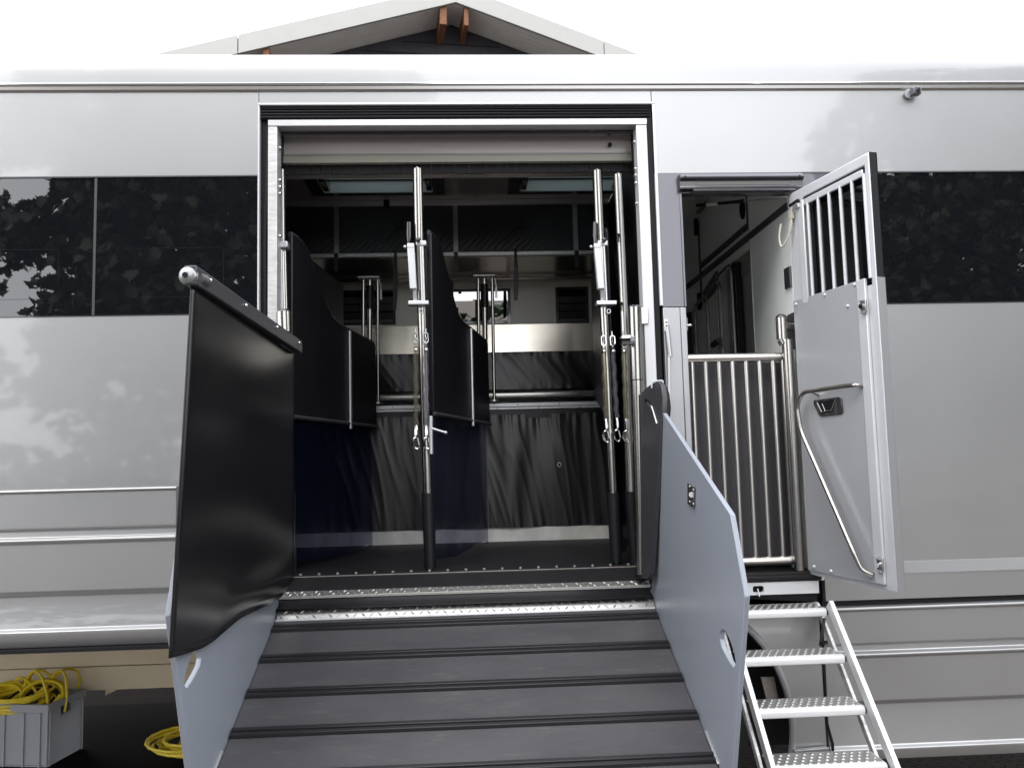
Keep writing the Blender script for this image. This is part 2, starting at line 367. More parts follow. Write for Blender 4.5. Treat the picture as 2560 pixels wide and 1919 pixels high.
maple((-4.2, -9.2, 0), 7.0, [(0, 0, 5.2, 2.6), (-2.0, .2, 4.6, 1.9), (-2.4, .3, 6.2, 1.4), (1.9, -.1, 4.6, 1.9), (0.2, .3, 7.0, 2.0), (2.5, .2, 5.9, 1.5), (-0.9, 0.8, 3.2, 1.5), (1.4, .7, 3.1, 1.2), (-1.6, .1, 7.6, 1.7), (2.0, .2, 7.6, 1.7), (0.4, .2, 8.4, 1.6)], 34000, 'leafy maple mirrored in the dark window left of the ramp')
maple((10.2, -9.6, 0), 8.0, [(0, 0, 5.6, 3.0), (-2.0, .2, 4.8, 2.0), (2.6, .1, 4.6, 2.3), (0, 0.4, 3.2, 1.9), (0.1, .2, 7.6, 2.0), (-2.2, .1, 6.9, 2.0), (2.4, 0, 7.2, 2.0), (5.0, .2, 5.2, 2.2), (4.6, .1, 7.0, 1.8), (4.4, 0.2, 3.2, 1.6), (-2.2, .3, 3.0, 1.6), (2.2, .3, 2.8, 1.7)], 46000, 'leafy maple mirrored in the dark window right of the open door')
vh, fh = [], []  # unseen leafy row, added to keep bright sky out of the lower panel reflections
rnd = random.Random(5)
for _ in range(9000):
    x = rnd.uniform(-34, 36); z = rnd.uniform(0.1, (3.6 if x > 4 else 2.2) + 0.7 * noise.noise(Vector((x * .3, 0, 0)))); y = -17 + rnd.uniform(-.7, .7)
    e = Matrix.Rotation(rnd.uniform(0, 6.28), 3, 'Z') @ Matrix.Rotation(rnd.uniform(0.4, 1.5), 3, 'X'); s_ = rnd.uniform(.16, .3); i0 = len(vh)
    for (a, d) in LEAF[::5][:5]: vh.append(Vector((x, y, z)) + e @ Vector((a * s_, d * s_, 0)))
    fh.append(list(range(i0, i0 + 5)))
me = bpy.data.meshes.new('reflection_hedge'); me.from_pydata(vh, [], fh); me.materials.append(leaf_m)
hd = bpy.data.objects.new('reflection_hedge', me); COL.objects.link(hd); hd['kind'] = 'stuff'; hd['label'] = 'added leafy row behind the viewer that darkens the paint reflections'

# ------------------------------------------------------------------ THE TRUCK
T = thing('horse_truck', (0, 1.2, 0), 'silver horse truck with its loading ramp and side entry door open', 'horse truck')
def bx(name, mat, x0, x1, y0, y1, z0, z1, parent=None, bevel=0.0, **k):
    return MB().box(x0, x1, y0, y1, z0, z1).build(name, mat, parent or T, smooth=bool(bevel), bevel=bevel, **k)
XL, XR = -7.5, 7.5
OL, OR = -1.046, 0.965          # loading opening
# roof cove: its outline against the sky is set by its height
CH = 0.15
while max(1.83 + (3.757 + CH * math.sin(a) - 1.83) * 4.07 / (4.07 + 0.17 * (1 - math.cos(a)) ** 2.4) for a in [1.57 * k / 60 for k in range(61)]) < 3.909: CH += 0.001
pr = []
for k in range(15):
    a = math.radians(90) * k / 14; pr.append((0, 0.17 * (1 - math.cos(a)) ** 2.4, 3.757 + CH * math.sin(a)))
pr += [(0, 0.75, 3.757 + CH), (0, 0.75, 3.93), (0, 0.2, 3.93), (0, 0.05, 3.757)]
m = MB(); m.prism([(XL, p[1], p[2]) for p in pr], (XR - XL, 0, 0)); m.build('roof_edge', silver, T, ang=30)
HX = [(-0.98, -0.2), (0.32, 1.10)]          # two roof hatches, x ranges
hz0, hz1 = 0.86, 1.30
m = MB(); m.plate([(XL, 0.75), (XR, 0.75), (XR, 2.46), (XL, 2.46)], [[(a, hz0), (b_, hz0), (b_, hz1), (a, hz1)] for a, b_ in HX], lambda a, b_: (a, b_, 3.93), (0, 0, 0.047))
m.build('roof', silver_plain, T, smooth=False)
# gutter
m = MB(); m.tube([(XL, -0.006, 3.7525), (XR, -0.006, 3.7525)], 0.0075, 10); m.build('gutter_bead', chrome, T)
m = MB(); m.prism([(XL, -0.004, 3.744), (XL, -0.014, 3.738), (XL, -0.012, 3.722), (XL, 0.0, 3.712), (XL, 0.03, 3.712), (XL, 0.03, 3.744)], (XR - XL, 0, 0)); m.build('gutter', dull_steel, T)
# flat side panels
PT = 0.042
bx('side_panel', silver, XL, OL - 0.004, 0, PT, 3.281, 3.712)
bx('side_panel', silver, OL - 0.001, OR - 0.004, 0, PT, 3.652, 3.712)
bx('side_panel', silver, OR, XR, 0, PT, 3.275, 3.712)
m = MB(); m.prism([(OL - .006, -0.006, 3.655), (OL - .006, -0.006, 3.643), (OL - .006, 0.03, 3.643), (OL - .006, 0.03, 3.655)], (OR - OL + .02, 0, 0)); m.build('opening_trim', alu_white, T, bevel=0.002)
bx('opening_trim', alu_white, OL - .006, OL + .002, -0.005, 0.03, 1.2, 3.6425)
bx('opening_trim', alu_white, OR, OR + .014, -0.005, 0.03, 2.585, 3.6425)
bx('side_panel', silver, XL, OL - 0.006, 0, PT, 1.10, 2.574)
bx('side_panel', silver, 1.735, XR, 0, PT, 1.088, 2.572)
joint_t = mk('trim_grey', (0.06, 0.075, 0.08), .4)
bx('window_trim', joint_t, XL, OL - .006, -0.002, 0.02, 3.2745, 3.281)
bx('window_trim', joint_t, 1.74, XR, -0.002, 0.02, 3.2685, 3.275)
bx('window_trim', dark_gloss, XL, OL - .006, -0.002, 0.02, 2.574, 2.580)
bx('window_trim', dark_gloss, 1.74, XR, -0.002, 0.02, 2.572, 2.578)
gl = bx('window_glass', black_glass, XL, -1.853, 0.004, PT, 2.580, 3.2745)
g2 = bx('window_glass', black_glass, -1.845, OL - .006, 0.004, PT, 2.580, 3.2745)
g3 = bx('window_glass', black_glass, 2.002, XR, 0.004, PT, 2.578, 3.2685)
bx('window_joint', mk('joint_grey', (0.045, 0.045, 0.05), 0.4), -1.855, -1.843, 0.002, 0.02, 2.5802, 3.2743)
joint = MATS['joint_grey']
def ringrect(x0, x1, z0, z1, y, parent):
    p = fillet([(x0, y, (z0 + z1) / 2), (x0, y, z1), (x1, y, z1), (x1, y, z0), (x0, y, z0), (x0, y, (z0 + z1) / 2 - .001)], 0.02)
    MB().tube(p[:-1], 0.0009, 6, closed=True).build('sash_outline', seal, parent)
ringrect(-1.655, -1.22, 2.665, 2.912, 0.0035, g2)
ringrect(-2.75, -2.02, 2.665, 2.912, 0.0035, gl)
# blue-grey field beside and above the entry
bx('grey_panel', grey_gloss, OR + 0.014, 1.088, 0.001, PT, 2.578, 3.2745)
bx('grey_panel', grey_gloss, 1.0885, 1.7375, 0.001, PT, 3.195, 3.2745)
bx('grey_panel', grey_gloss, 1.7385, 2.0, 0.001, PT, 2.579, 3.2685)
bx('jamb_panel', silver_plain, OR + 0.014, 1.066, 0.0, PT, 1.02, 2.574, bevel=0.003)
bx('jamb_panel', silver_plain, 1.068, 1.098, 0.0, PT, 1.02, 2.574, bevel=0.003)
bx('entry_frame', grey_gloss, 1.089, 1.101, -0.004, 0.06, 2.576, 3.18, bevel=0.002)
bx('entry_frame', grey_gloss, 1.089, 1.735, -0.004, 0.06, 3.166, 3.192, bevel=0.002)
bx('entry_frame', alu_white, 1.700, 1.7345, 0.0, 0.06, 1.19, 3.165, bevel=0.002)
# lower wall joint, skirt on the right
bx('wall_joint', seal, 1.72, XR, 0.012, 0.05, 1.060, 1.0875)
def skirt(name, x0, x1, y, zs, parent):
    pts = [(x0, a + y, z) for a, z in zs]
    m = MB(); m.prism(pts, (x1 - x0, 0, 0)); return m.build(name, silver, parent, bevel=0.004, seg=3)
SK = [(0.012, 1.060), (-0.010, 1.052), (-0.012, 1.041), (0.0, 1.034), (0.0, 0.878), (0.016, 0.868), (0.013, 0.838), (-0.012, 0.828), (-0.012, 0.818), (0.0, 0.808), (0.004, 0.600), (0.024, 0.580),
      (0.022, 0.52), (0.008, 0.388), (-0.010, 0.376), (-0.008, 0.360), (0.008, 0.32), (0.02, 0.325), (0.05, 0.34), (0.06, 1.060)]
skirt('lower_skirt', 1.712, XR, 0.0, SK, T)
# wheel arch skirt between ramp and seam
arc_c, arc_r = (0.878, 0.5), 0.657
out2 = [(1.700, 1.085), (1.700, 0.31)]
a0 = math.asin((0.31 - arc_c[1]) / arc_r)
arcp = [(arc_c[0] + arc_r * math.cos(a), arc_c[1] + arc_r * math.sin(a)) for a in [a0 + (math.pi - 2 * a0) * k / 40 for k in range(41)]]
out2 += arcp + [(0.12, 0.31), (0.12, 1.085)]
m = MB(); m.prism([(a, 0.006, z) for a, z in out2], (0, 0.045, 0)); m.build('arch_skirt', silver, T, bevel=0.003)
lip = MB(); lip.tube([(x, 0.006, z) for x, z in arcp], 0.017, 8); lip.build('arch_lip', silver_plain, T)
MB().tube([(1.706, 0.0, 1.05), (1.706, 0.004, 0.5), (1.722, -0.01, 0.41), (1.722, -0.005, 0.31)], 0.0075, 8).build('skirt_seal', seal, T)
m = MB(); m.prism([(1.52, -0.004, 0.393), (1.695, -0.004, 0.400), (1.695, 0.0, 0.378), (1.53, 0.0, 0.372)], (0, -0.03, 0)); m.build('skirt_lip', silver_plain, T, bevel=0.004)
# wheel
wh = MB(); prf = [(0.0, .30), (.10, .30), (.17, .33), (.29, .34), (.30, .42), (.285, .475), (.24, .50), (.06, .50), (.015, .475), (0, .42)]
for sgm in range(48):
    a1, a2 = 2 * math.pi * sgm / 48, 2 * math.pi * (sgm + 1) / 48
    for k in range(len(prf)):
        p, q = prf[k], prf[(k + 1) % len(prf)]
        f = lambda pq, a: (0.878 + pq[1] * math.cos(a), 0.10 + pq[0], 0.5 + pq[1] * math.sin(a))
        wh.face([f(p, a1), f(q, a1), f(q, a2), f(p, a2)])
bmesh.ops.remove_doubles(wh.bm, verts=wh.bm.verts[:], dist=1e-5)
wheel = wh.build('wheel', tyre_m, T)
rim = MB(); rim.tube([(0.878, 0.13, 0.5), (0.878, 0.20, 0.5)], 0.305, 32); rim.build('rim', alu, wheel)
bx('arch_liner', tyre_m, 0.2, 1.72, 0.46, 0.5, 0.25, 1.1)
q = [at(1644, 1462, 0.12), at(1672, 1461, 0.12), at(1681, 1506, 0.12), at(1656, 1511, 0.12)]
MB().prism(q, (0, 0.01, 0)).build('mudguard_bracket', mud, T, smooth=False)
# reflective strip on the right, hexagon-embossed tape
bx('reflective_strip', retro, 1.80, XR, -0.0035, 0.002, 1.212, 1.271, label='pale honeycomb reflective tape')
hx = MB()
for i in range(190):
    for j in range(6):
        cx, cz = 1.98 + i * 0.0105 + (j % 2) * 0.00525, 1.218 + j * 0.0091
        hx.face([(cx + 0.0044 * math.cos(math.pi / 3 * k + .52), -0.0042, cz + 0.0044 * math.sin(math.pi / 3 * k + .52)) for k in range(6)])
hx.build('honeycomb', retro, T, smooth=False, kind='stuff')
# raised locker flap on the left (same section as the skirt, lifted in front of the wall)
FY = -0.25
FL = [(0.03, 1.745), (-0.004, 1.742), (-0.010, 1.734), (0.0, 1.727), (0.0, 1.568), (0.016, 1.558), (0.012, 1.528), (-0.010, 1.520), (-0.010, 1.511), (0.0, 1.500), (0.002, 1.290), (0.022, 1.268),
      (0.022, 1.225), (0.008, 1.128), (-0.012, 1.118), (-0.012, 1.103), (0.006, 1.055), (0.012, 1.045), (0.05, 1.05), (0.06, 1.745)]
m = MB(); m.prism([(XL, a + FY, z) for a, z in FL], (-1.345 - XL, 0, 0)); flap = m.build('locker_flap', silver, T, bevel=0.004, seg=3, label='raised lower locker flap')
m = MB(); m.prism([(-1.3445, FY + a - 0.004, z) for a, z in ((0.0, 1.36), (0.016, 1.25), (0.006, 1.13), (-0.016, 1.10), (0.004, 1.05), (0.06, 1.05), (0.064, 1.36))], (0.014, 0, 0)); m.build('flap_end', alu_white, flap, bevel=0.004)
bx('flap_seal', seal, XL, -1.35, FY - 0.03, FY + 0.05, 1.030, 1.044)
for xx in (-1.62, -3.2): MB().tube([(xx, 0.05, 1.45), (xx, FY + .05, 1.62)], 0.012, 8).build('flap_arm', dull_steel, T)
# inside of the open locker
for z0, z1, yy in ((0.80, 1.12, 1.76), (0.503, 0.797, 1.755), (0.345, 0.499, 1.75)):
    bx('locker_back', cream, -5.2, -0.9, yy, yy + 0.02, z0, z1, bevel=0.002)
m = MB(); m.prism([(-2.52, 1.78, 0.343), (-2.43, 1.78, 0.343), (-2.52, 1.78, 0.30)], (0, 0.03, 0)); m.build('gusset', cream, T, smooth=False)
bx('chassis_beam', tyre_m, -5.2, 5, 1.9, 2.05, 0.45, 1.1)
bx('body_floor', rubber, XL, XR, 0.06, 2.45, 1.10, 1.205)
bx('far_side', silver_plain, XL, XR, 2.44, 2.48, 1.0, 3.93)
bx('end_wall', silver_plain, XL, XL + 0.03, 0.05, 2.43, 1.1, 3.93)
bx('end_wall', silver_plain, XR - 0.03, XR, 0.05, 2.43, 1.1, 3.93)

# camera on the upper wall
c = at(1975, 200, -0.03)
cm = MB().tube([(c.x - .02, 0.0, c.z), (c.x - .02, -0.018, c.z)], 0.026, 18).build('wall_camera', silver_plain, T)
MB().box(c.x - 0.018, c.x + 0.026, -0.055, -0.014, c.z - .018, c.z + .022).build('housing', grey_gloss, cm, bevel=0.005)
MB().tube([(c.x + 0.006, -0.054, c.z), (c.x + .007, -0.062, c.z - .001)], 0.010, 14).build('lens', dark_gloss, cm)

# lamp over the entry
lamp = MB(); lamp.prism([(1.085, 0.0, 3.262), (1.085, -0.035, 3.255), (1.085, -0.05, 3.232), (1.085, -0.03, 3.222), (1.085, -0.03, 3.19), (1.085, -0.045, 3.178), (1.085, 0.0, 3.17)], (0.645, 0, 0))
lamp = lamp.build('awning_lamp', dark_gloss, T, bevel=0.003)
MB().prism([(1.17, -0.0315, 3.218), (1.17, -0.034, 3.2175), (1.17, -0.032, 3.199), (1.17, -0.0305, 3.199)], (0.49, 0, 0)).build('lens_strip', lens_m, lamp, bevel=0.001)
MB().prism([(1.09, -0.0362, 3.256), (1.09, -0.0512, 3.238), (1.09, -0.05, 3.233), (1.09, -0.035, 3.25)], (0.635, 0, 0)).build('lamp_hood', grey_gloss, lamp)
for xx in (1.11, 1.705): MB().ball((xx, -0.047, 3.238), 0.006).build('screw', seal, lamp)
MB().prism([(1.15, -0.03, 3.176), (1.15, -0.052, 3.171), (1.15, -0.05, 3.162), (1.15, -0.03, 3.166)], (0.53, 0, 0)).build('drip_rail', grey_gloss, lamp, bevel=0.002)

# ---- loading opening: seals and frame
bx('door_seal', seal, OL + .003, OR - 0.003, 0.012, 0.10, 3.575, 3.6425)
for k in range(4): MB().tube([(OL + .01, 0.010, 3.585 + .015 * k), (OR - .01, 0.010, 3.585 + .015 * k)], 0.006, 8).build('seal_lip', seal, T)
bx('door_seal', seal, OL + .003, -1.006, 0.03, 0.10, 1.20, 3.574)
bx('door_seal', seal, 0.937, OR - 0.001, 0.012, 0.10, 1.20, 3.574)
MB().tube([(-1.018, 0.02, 1.6), (-1.02, 0.018, 3.0), (-0.999, 0.012, 3.545)], 0.009, 8).build('edge_seal', seal, T)
bx('door_frame', alu, -1.003, 0.936, 0.0, 0.08, 3.535, 3.568, bevel=0.003)
bx('door_frame', alu_worn, -1.003, -0.957, 0.002, 0.09, 1.21, 3.5335, bevel=0.003, label='scratched left door post')
bx('door_frame', alu_white, 0.879, 0.934, 0.002, 0.09, 1.21, 3.5335, bevel=0.003)
bx('jamb_liner', pad, -1.002, -0.962, 0.095, 0.2, 1.21, 3.60)
bx('jamb_liner', pad, 0.884, 0.98, 0.095, 0.2, 1.21, 3.60)
for xx, pts in ((-0.953, (2.98, 3.20, 3.235, 3.27, 3.44)), (0.875, (3.13, 3.24, 3.28, 3.315, 3.46))):
    for z in pts: MB().ball((xx, 0.05, z), 0.011, (0.8, 1, 1), 10).build('screw', chrome, T)
# ---- interior shell
bx('floor', rubber, -2.4, 0.98, 0.095, 2.43, 1.206, 1.282)
zl0, zl1, zl2 = at(1000, 351, .17).z, at(1000, 335, .17).z, at(1000, 374, .2).z
bx('lintel_beam', grey_ceil, -2.4, 0.98, 0.175, 0.42, zl0 + .003, 3.62)
bx('lintel_beam', dark_ceil, -2.4, 0.98, 0.1705, 0.1745, zl1 + .003, zl1 + .012)
m = MB(); m.plate([(-2.4, 0.42), (0.98, 0.42), (0.98, 1.52), (-2.4, 1.52)], [[(a, hz0), (b_, hz0), (b_, hz1), (a, hz1)] for a, b_ in [HX[0], (HX[1][0], 0.97)]], lambda a, b_: (a, b_, 3.622), (0, 0, 0.02))
m.build('ceiling', dark_ceil, T, smooth=False)
bx('ceiling_rail', mk('olive_grey_profile', (0.26, 0.26, 0.21), 0.4), -2.4, 0.978, 0.163, 0.174, zl0, zl1, bevel=0.003)
bx('ceiling_rail', dark_gloss, -1.0, 0.93, 0.085, 0.13, 3.52, 3.604)
bx('ceiling_rib', dark_ceil, 0.04, 0.075, 0.68, 1.5, 3.612, 3.6215)
fr = MB()
x = -1.6
while x < 0.97:
    w = random.uniform(0.045, 0.09); fr.box(x, x + w - .004, 0.2, 0.21, zl2 + random.uniform(-.003, .003), zl0 + .002); x += w
fr.build('ceiling_fringe', seal, T, smooth=False, kind='stuff')
for px_ in (620, 737, 820, 1278):
    p = at(px_, 275, 0.081)
    MB().tube([p + Vector((0.019 * math.cos(a), 0, 0.019 * math.sin(a))) for a in [math.pi * 2 * k / 14 for k in range(14)]], 0.003, 6, closed=True).build('hook_ring', dull_steel, T)
p = at(1316, 316, .174); MB().tube([p, p - Vector((0, .02, 0))], .006, 8).ball(p - Vector((0, .022, 0)), 0.012, (1, .5, 1)).build('ceiling_knob', seal, T)
for a, b_ in HX:
    b2 = min(b_, 1.10)
    m = MB(); m.plate([(a - .055, hz0 - .05), (b2 + .055, hz0 - .05), (b2 + .055, hz1 + .05), (a - .055, hz1 + .05)], [[(a + .03, hz0 + .02), (b2 - .03, hz0 + .02), (b2 - .03, hz1 - .015), (a + .03, hz1 - .015)]], lambda u, v: (u, v, 3.6215), (0, 0, -0.010))
    hf = m.build('roof_hatch', dark_gloss, T, bevel=0.004)
    w = MB(); i0, i1, j0, j1 = a + .03, b2 - .03, hz0 + .02, hz1 - .015
    for q in (((i0, j0), (i1, j0)), ((i1, j0), (i1, j1)), ((i1, j1), (i0, j1)), ((i0, j1), (i0, j0))):
        w.face([(*q[0], 3.612), (*q[1], 3.612), (*q[1], 3.80), (*q[0], 3.80)])
    w.build('hatch_well', teal_white, hf, smooth=False)
    MB().box(i0 + .02, i1 - .02, j1 - .012, j1 - .004, 3.69, 3.70).build('hatch_rail', seal, hf, smooth=False)
    MB().box(i0, i1, j0, j1, 3.80, 3.806).build('hatch_pane', hatch_glass, hf, smooth=False)
    for xx in (i0 + .004, i1 - .044):
        MB().box(xx, xx + .04, 1.02, j1 - .02, 3.614, 3.68).build('hatch_catch', dark_gloss, hf, bevel=0.006)
        MB().box(xx + .01, xx + .03, 1.08, 1.16, 3.610, 3.615).build('catch_button', alu, hf, bevel=0.002)
# quilted lockers over the heads
bx('overhead_locker', quilt, -2.4, 0.98, 1.502, 1.56, 3.255, 3.6)
bx('locker_trim', alu, -2.4, 0.98, 1.478, 1.502, 3.585, 3.622, bevel=0.003)
bx('locker_trim', alu, -2.4, 0.98, 1.480, 1.53, 3.226, 3.254, bevel=0.003)
bx('locker_base', steel_h, -2.4, 0.98, 1.532, 2.42, 3.228, 3.236)
MB().tube([(-2.4, 2.12, 3.205), (0.98, 2.12, 3.205)], 0.012, 8).build('tie_rail', steel, T)
for xx in (-0.905, -0.088, 0.745):
    bx('locker_strap', dull_steel, xx - .016, xx + .016, 1.492, 1.503, 3.25, 3.59)
    bx('strap_tail', pad, xx - .014, xx + .014, 1.47, 1.476, 3.13, 3.252)
for xx, z0 in ((-0.505, 2.852), (0.318, 2.905)):
    st = MB().prism([(xx - .004, 1.46, 3.275), (xx + .012, 1.46, 3.27), (xx + .02, 1.455, 3.06), (xx + .008, 1.45, z0), (xx - .016, 1.45, z0), (xx - .012, 1.455, 3.08)], (0, .006, 0)).build('hanging_strap', pad, T, bevel=0.001)
    for dz in (3.27, 3.13, 3.115): MB().ball((xx + .002, 1.452, dz), 0.004, seg=8).build('stud', chrome, st)
c = at(835, 428, 1.476); bx('trim_clip', seal, c.x - .02, c.x + .02, 1.466, 1.477, 3.575, 3.645)
# stitched loops of script on the locker cloth
for cx in (-0.55, 0.28):
    pth = bez([(cx - .02, 1.499, 3.34), (cx + .03, 1.499, 3.40), (cx + .10, 1.499, 3.455), (cx + .08, 1.499, 3.475), (cx + .045, 1.499, 3.46), (cx + .06, 1.499, 3.435), (cx + .11, 1.499, 3.425), (cx + .15, 1.499, 3.42)], 6)
    MB().tube(pth, 0.0025, 6).build('stitched_script', seal, T)
# far wall with three windows
FYW = 2.38
WIN = [(-1.148, -0.588, 2.905, 3.186), (-0.30, 0.325, 2.90, 3.182), (0.685, 1.2, 2.886, 3.187)]
m = MB(); m.plate([(-2.4, 2.655), (0.98, 2.655), (0.98, 3.3), (-2.4, 3.3)], [[(a, c_), (min(b_, .95), c_), (min(b_, .95), d_), (a, d_)] for a, b_, c_, d_ in WIN], lambda u, v: (u, FYW, v), (0, 0.03, 0))
m.build('far_wall', white_wall, T, smooth=False)
bx('wall_liner', pad, -2.4, 0.98, FYW + .032, FYW + .05, 1.2, 2.9)
mirror = mk('window_pane', (0.01, 0.012, 0.012), 0.01, 0, spec=0.9, ior=2.6)
for i, (a, b_, c_, d_) in enumerate(WIN):
    b2 = min(b_, 0.95); e = 0.022
    m = MB(); m.plate([(a, c_), (b2, c_), (b2, d_), (a, d_)], [[(a + e, c_ + e), (b2 - e, c_ + e), (b2 - e, d_ - e), (a + e, d_ - e)]], lambda u, v: (u, FYW - .006, v), (0, 0.03, 0))
    wf = m.build('window_frame', dark_gloss, T, bevel=0.002)
    tl_ = .013 if i == 1 else 0.0
    MB().prism([(a + e, FYW + .014 + tl_, c_ + e), (a + e, FYW + .014 - tl_, d_ - e), (a + e, FYW + .018 - tl_, d_ - e), (a + e, FYW + .018 + tl_, c_ + e)], (b2 - a - 2 * e, 0, 0)).build('window_pane', mirror if i == 1 else bar_glass, wf, smooth=False)
    if i != 1:
        for k in range(3):
            z = c_ + .05 + .062 * k
            MB().prism([(a + e, FYW + .004, z), (a + e, FYW - .004, z + .048), (a + e, FYW, z + .05), (a + e, FYW + .008, z + .002)], (b2 - a - 2 * e, 0, 0)).build('louvre', mk('louvre_grey', (0.012, 0.015, 0.017), 0.25) if 'louvre_grey' not in MATS else MATS['louvre_grey'], wf, smooth=False)
        MB().box(a + e, b2 - e, FYW - .004, FYW + .008, c_ + e, c_ + e + .022).build('louvre', joint, wf, smooth=False)
bx('wall_sheet', steel_h, -2.4, 0.98, 2.355, 2.379, 2.62, 2.888, label='polished steel sheet under the windows')
def cloth(name, x0, x1, z0, z1, y, amp, seed, parent=T, nu=90, nv=40, top=True, mat=None):
    def f(u, v):
        X = x0 + (x1 - x0) * u; Z = z0 + (z1 - z0) * v
        lean = -0.8 * (1 - v) * (1 - u) if top else 0.8 * v
        q = Vector((X * 3.6 + lean + .5 * noise.noise(Vector((X * 2.2, Z * 1.6, seed))), Z * 0.6, seed))
        n1 = noise.noise(q); n3 = noise.noise(Vector((X * 11 + lean * 2.4 + Z * .8, Z * 1.1, seed + 2)))
        n2 = noise.noise(Vector((X * 26 + Z * 1.5, Z * .5, seed + 5)))
        env = v ** 7 + .5 * (1 - v) ** 5
        d = amp * (.95 * n1 + .10 * (1 - min(1, 2.5 * abs(n3))) ** 2 + .4 * n2 * env)
        return (X, y - d, Z)
    return MB().grid(f, nu, nv).build(name, mat or vinyl, parent, ang=180)
up_pad = cloth('upper_pad', -1.4, 0.97, 2.36, 2.65, 2.21, 0.016, 3, nu=200, nv=30, top=False)
MB().tube([(-1.4, 1.9, 2.292), (0.97, 1.9, 2.292)], 0.036, 18).build('breast_pipe', steel, T)
bx('manger_top', alu, -1.6, 0.97, 1.49, 2.3, 2.19, 2.2)
bx('manger_rim', alu_white, -1.6, 0.97, 1.452, 1.487, 2.178, 2.204, bevel=0.003)
bx('manger_rim', alu_white, -1.6, 0.97, 1.449, 1.487, 2.16, 2.175, bevel=0.003)
for k in range(14): MB().ball((-0.95 + k * 0.14, 1.448, 2.168 + .023 * (k % 2)), 0.004, seg=8).build('screw', seal, T)
bx('manger_band', pad, -1.6, 0.97, 1.455, 1.48, 2.10, 2.158)
cloth('manger_curtain', -1.3, 0.10, 1.372, 2.125, 1.455, 0.02, 11, nu=170, nv=60)
cloth('manger_curtain', 0.10, 0.97, 1.372, 2.125, 1.455, 0.021, 17, nu=120, nv=60)
bx('manger_skirting', skirting_m, -1.6, 0.97, 1.462, 1.48, 1.282, 1.372)
bx('manger_back', pad, -1.6, 0.97, 1.482, 1.50, 1.282, 2.158)
c = at(1208, 1003, 1.41); MB().tube([c + Vector((0.012 * math.cos(a), 0, .014 * math.sin(a))) for a in [k * .7 for k in range(9)]], .004, 6, closed=True).build('tie_eye', dull_steel, T)
bx('side_wall', pad, 0.985, 0.998, 0.12, 2.36, 1.2, 3.6)
bx('side_wall', pad, -2.42, -2.4, 0.12, 2.36, 1.2, 3.63)
# posts standing on the manger edge
for px_ in (-0.68, 0.098):
    MB().box(px_ - .07, px_ + .075, 1.40, 1.50, 3.066, 3.075).build('post_plate', alu_white, T, bevel=.001)
    for dx, r in ((-0.038, 0.0115), (0.058, 0.011)):
        MB().tube([(px_ + dx, 1.45, 3.066), (px_ + dx - .004, 1.45, 2.64 if dx < 0 else 2.225)], r, 12).build('slim_tube', steel, T)
    po = MB().tube([(px_ + .004, 1.46, 3.066), (px_, 1.46, 2.55)], 0.018, 14).build('manger_post', steel, T)
    MB().tube([(px_ + .004, 1.46, 3.02), (px_ + .003, 1.46, 2.86)], 0.027, 14).build('grip_sleeve', pad, po)
    MB().tube([(px_ + .05, 1.45, 2.226), (px_ + .05, 1.45, 2.215)], 0.045, 18).build('foot_disc', dull_steel, T)
    MB().tube(fillet([(px_ + .075, 1.42, 3.05), (px_ + .085, 1.42, 2.99), (px_ + .088, 1.42, 2.92), (px_ + .078, 1.42, 2.92), (px_ + .08, 1.42, 2.99)], .01), 0.0035, 6).build('latch_hook', dull_steel, T)

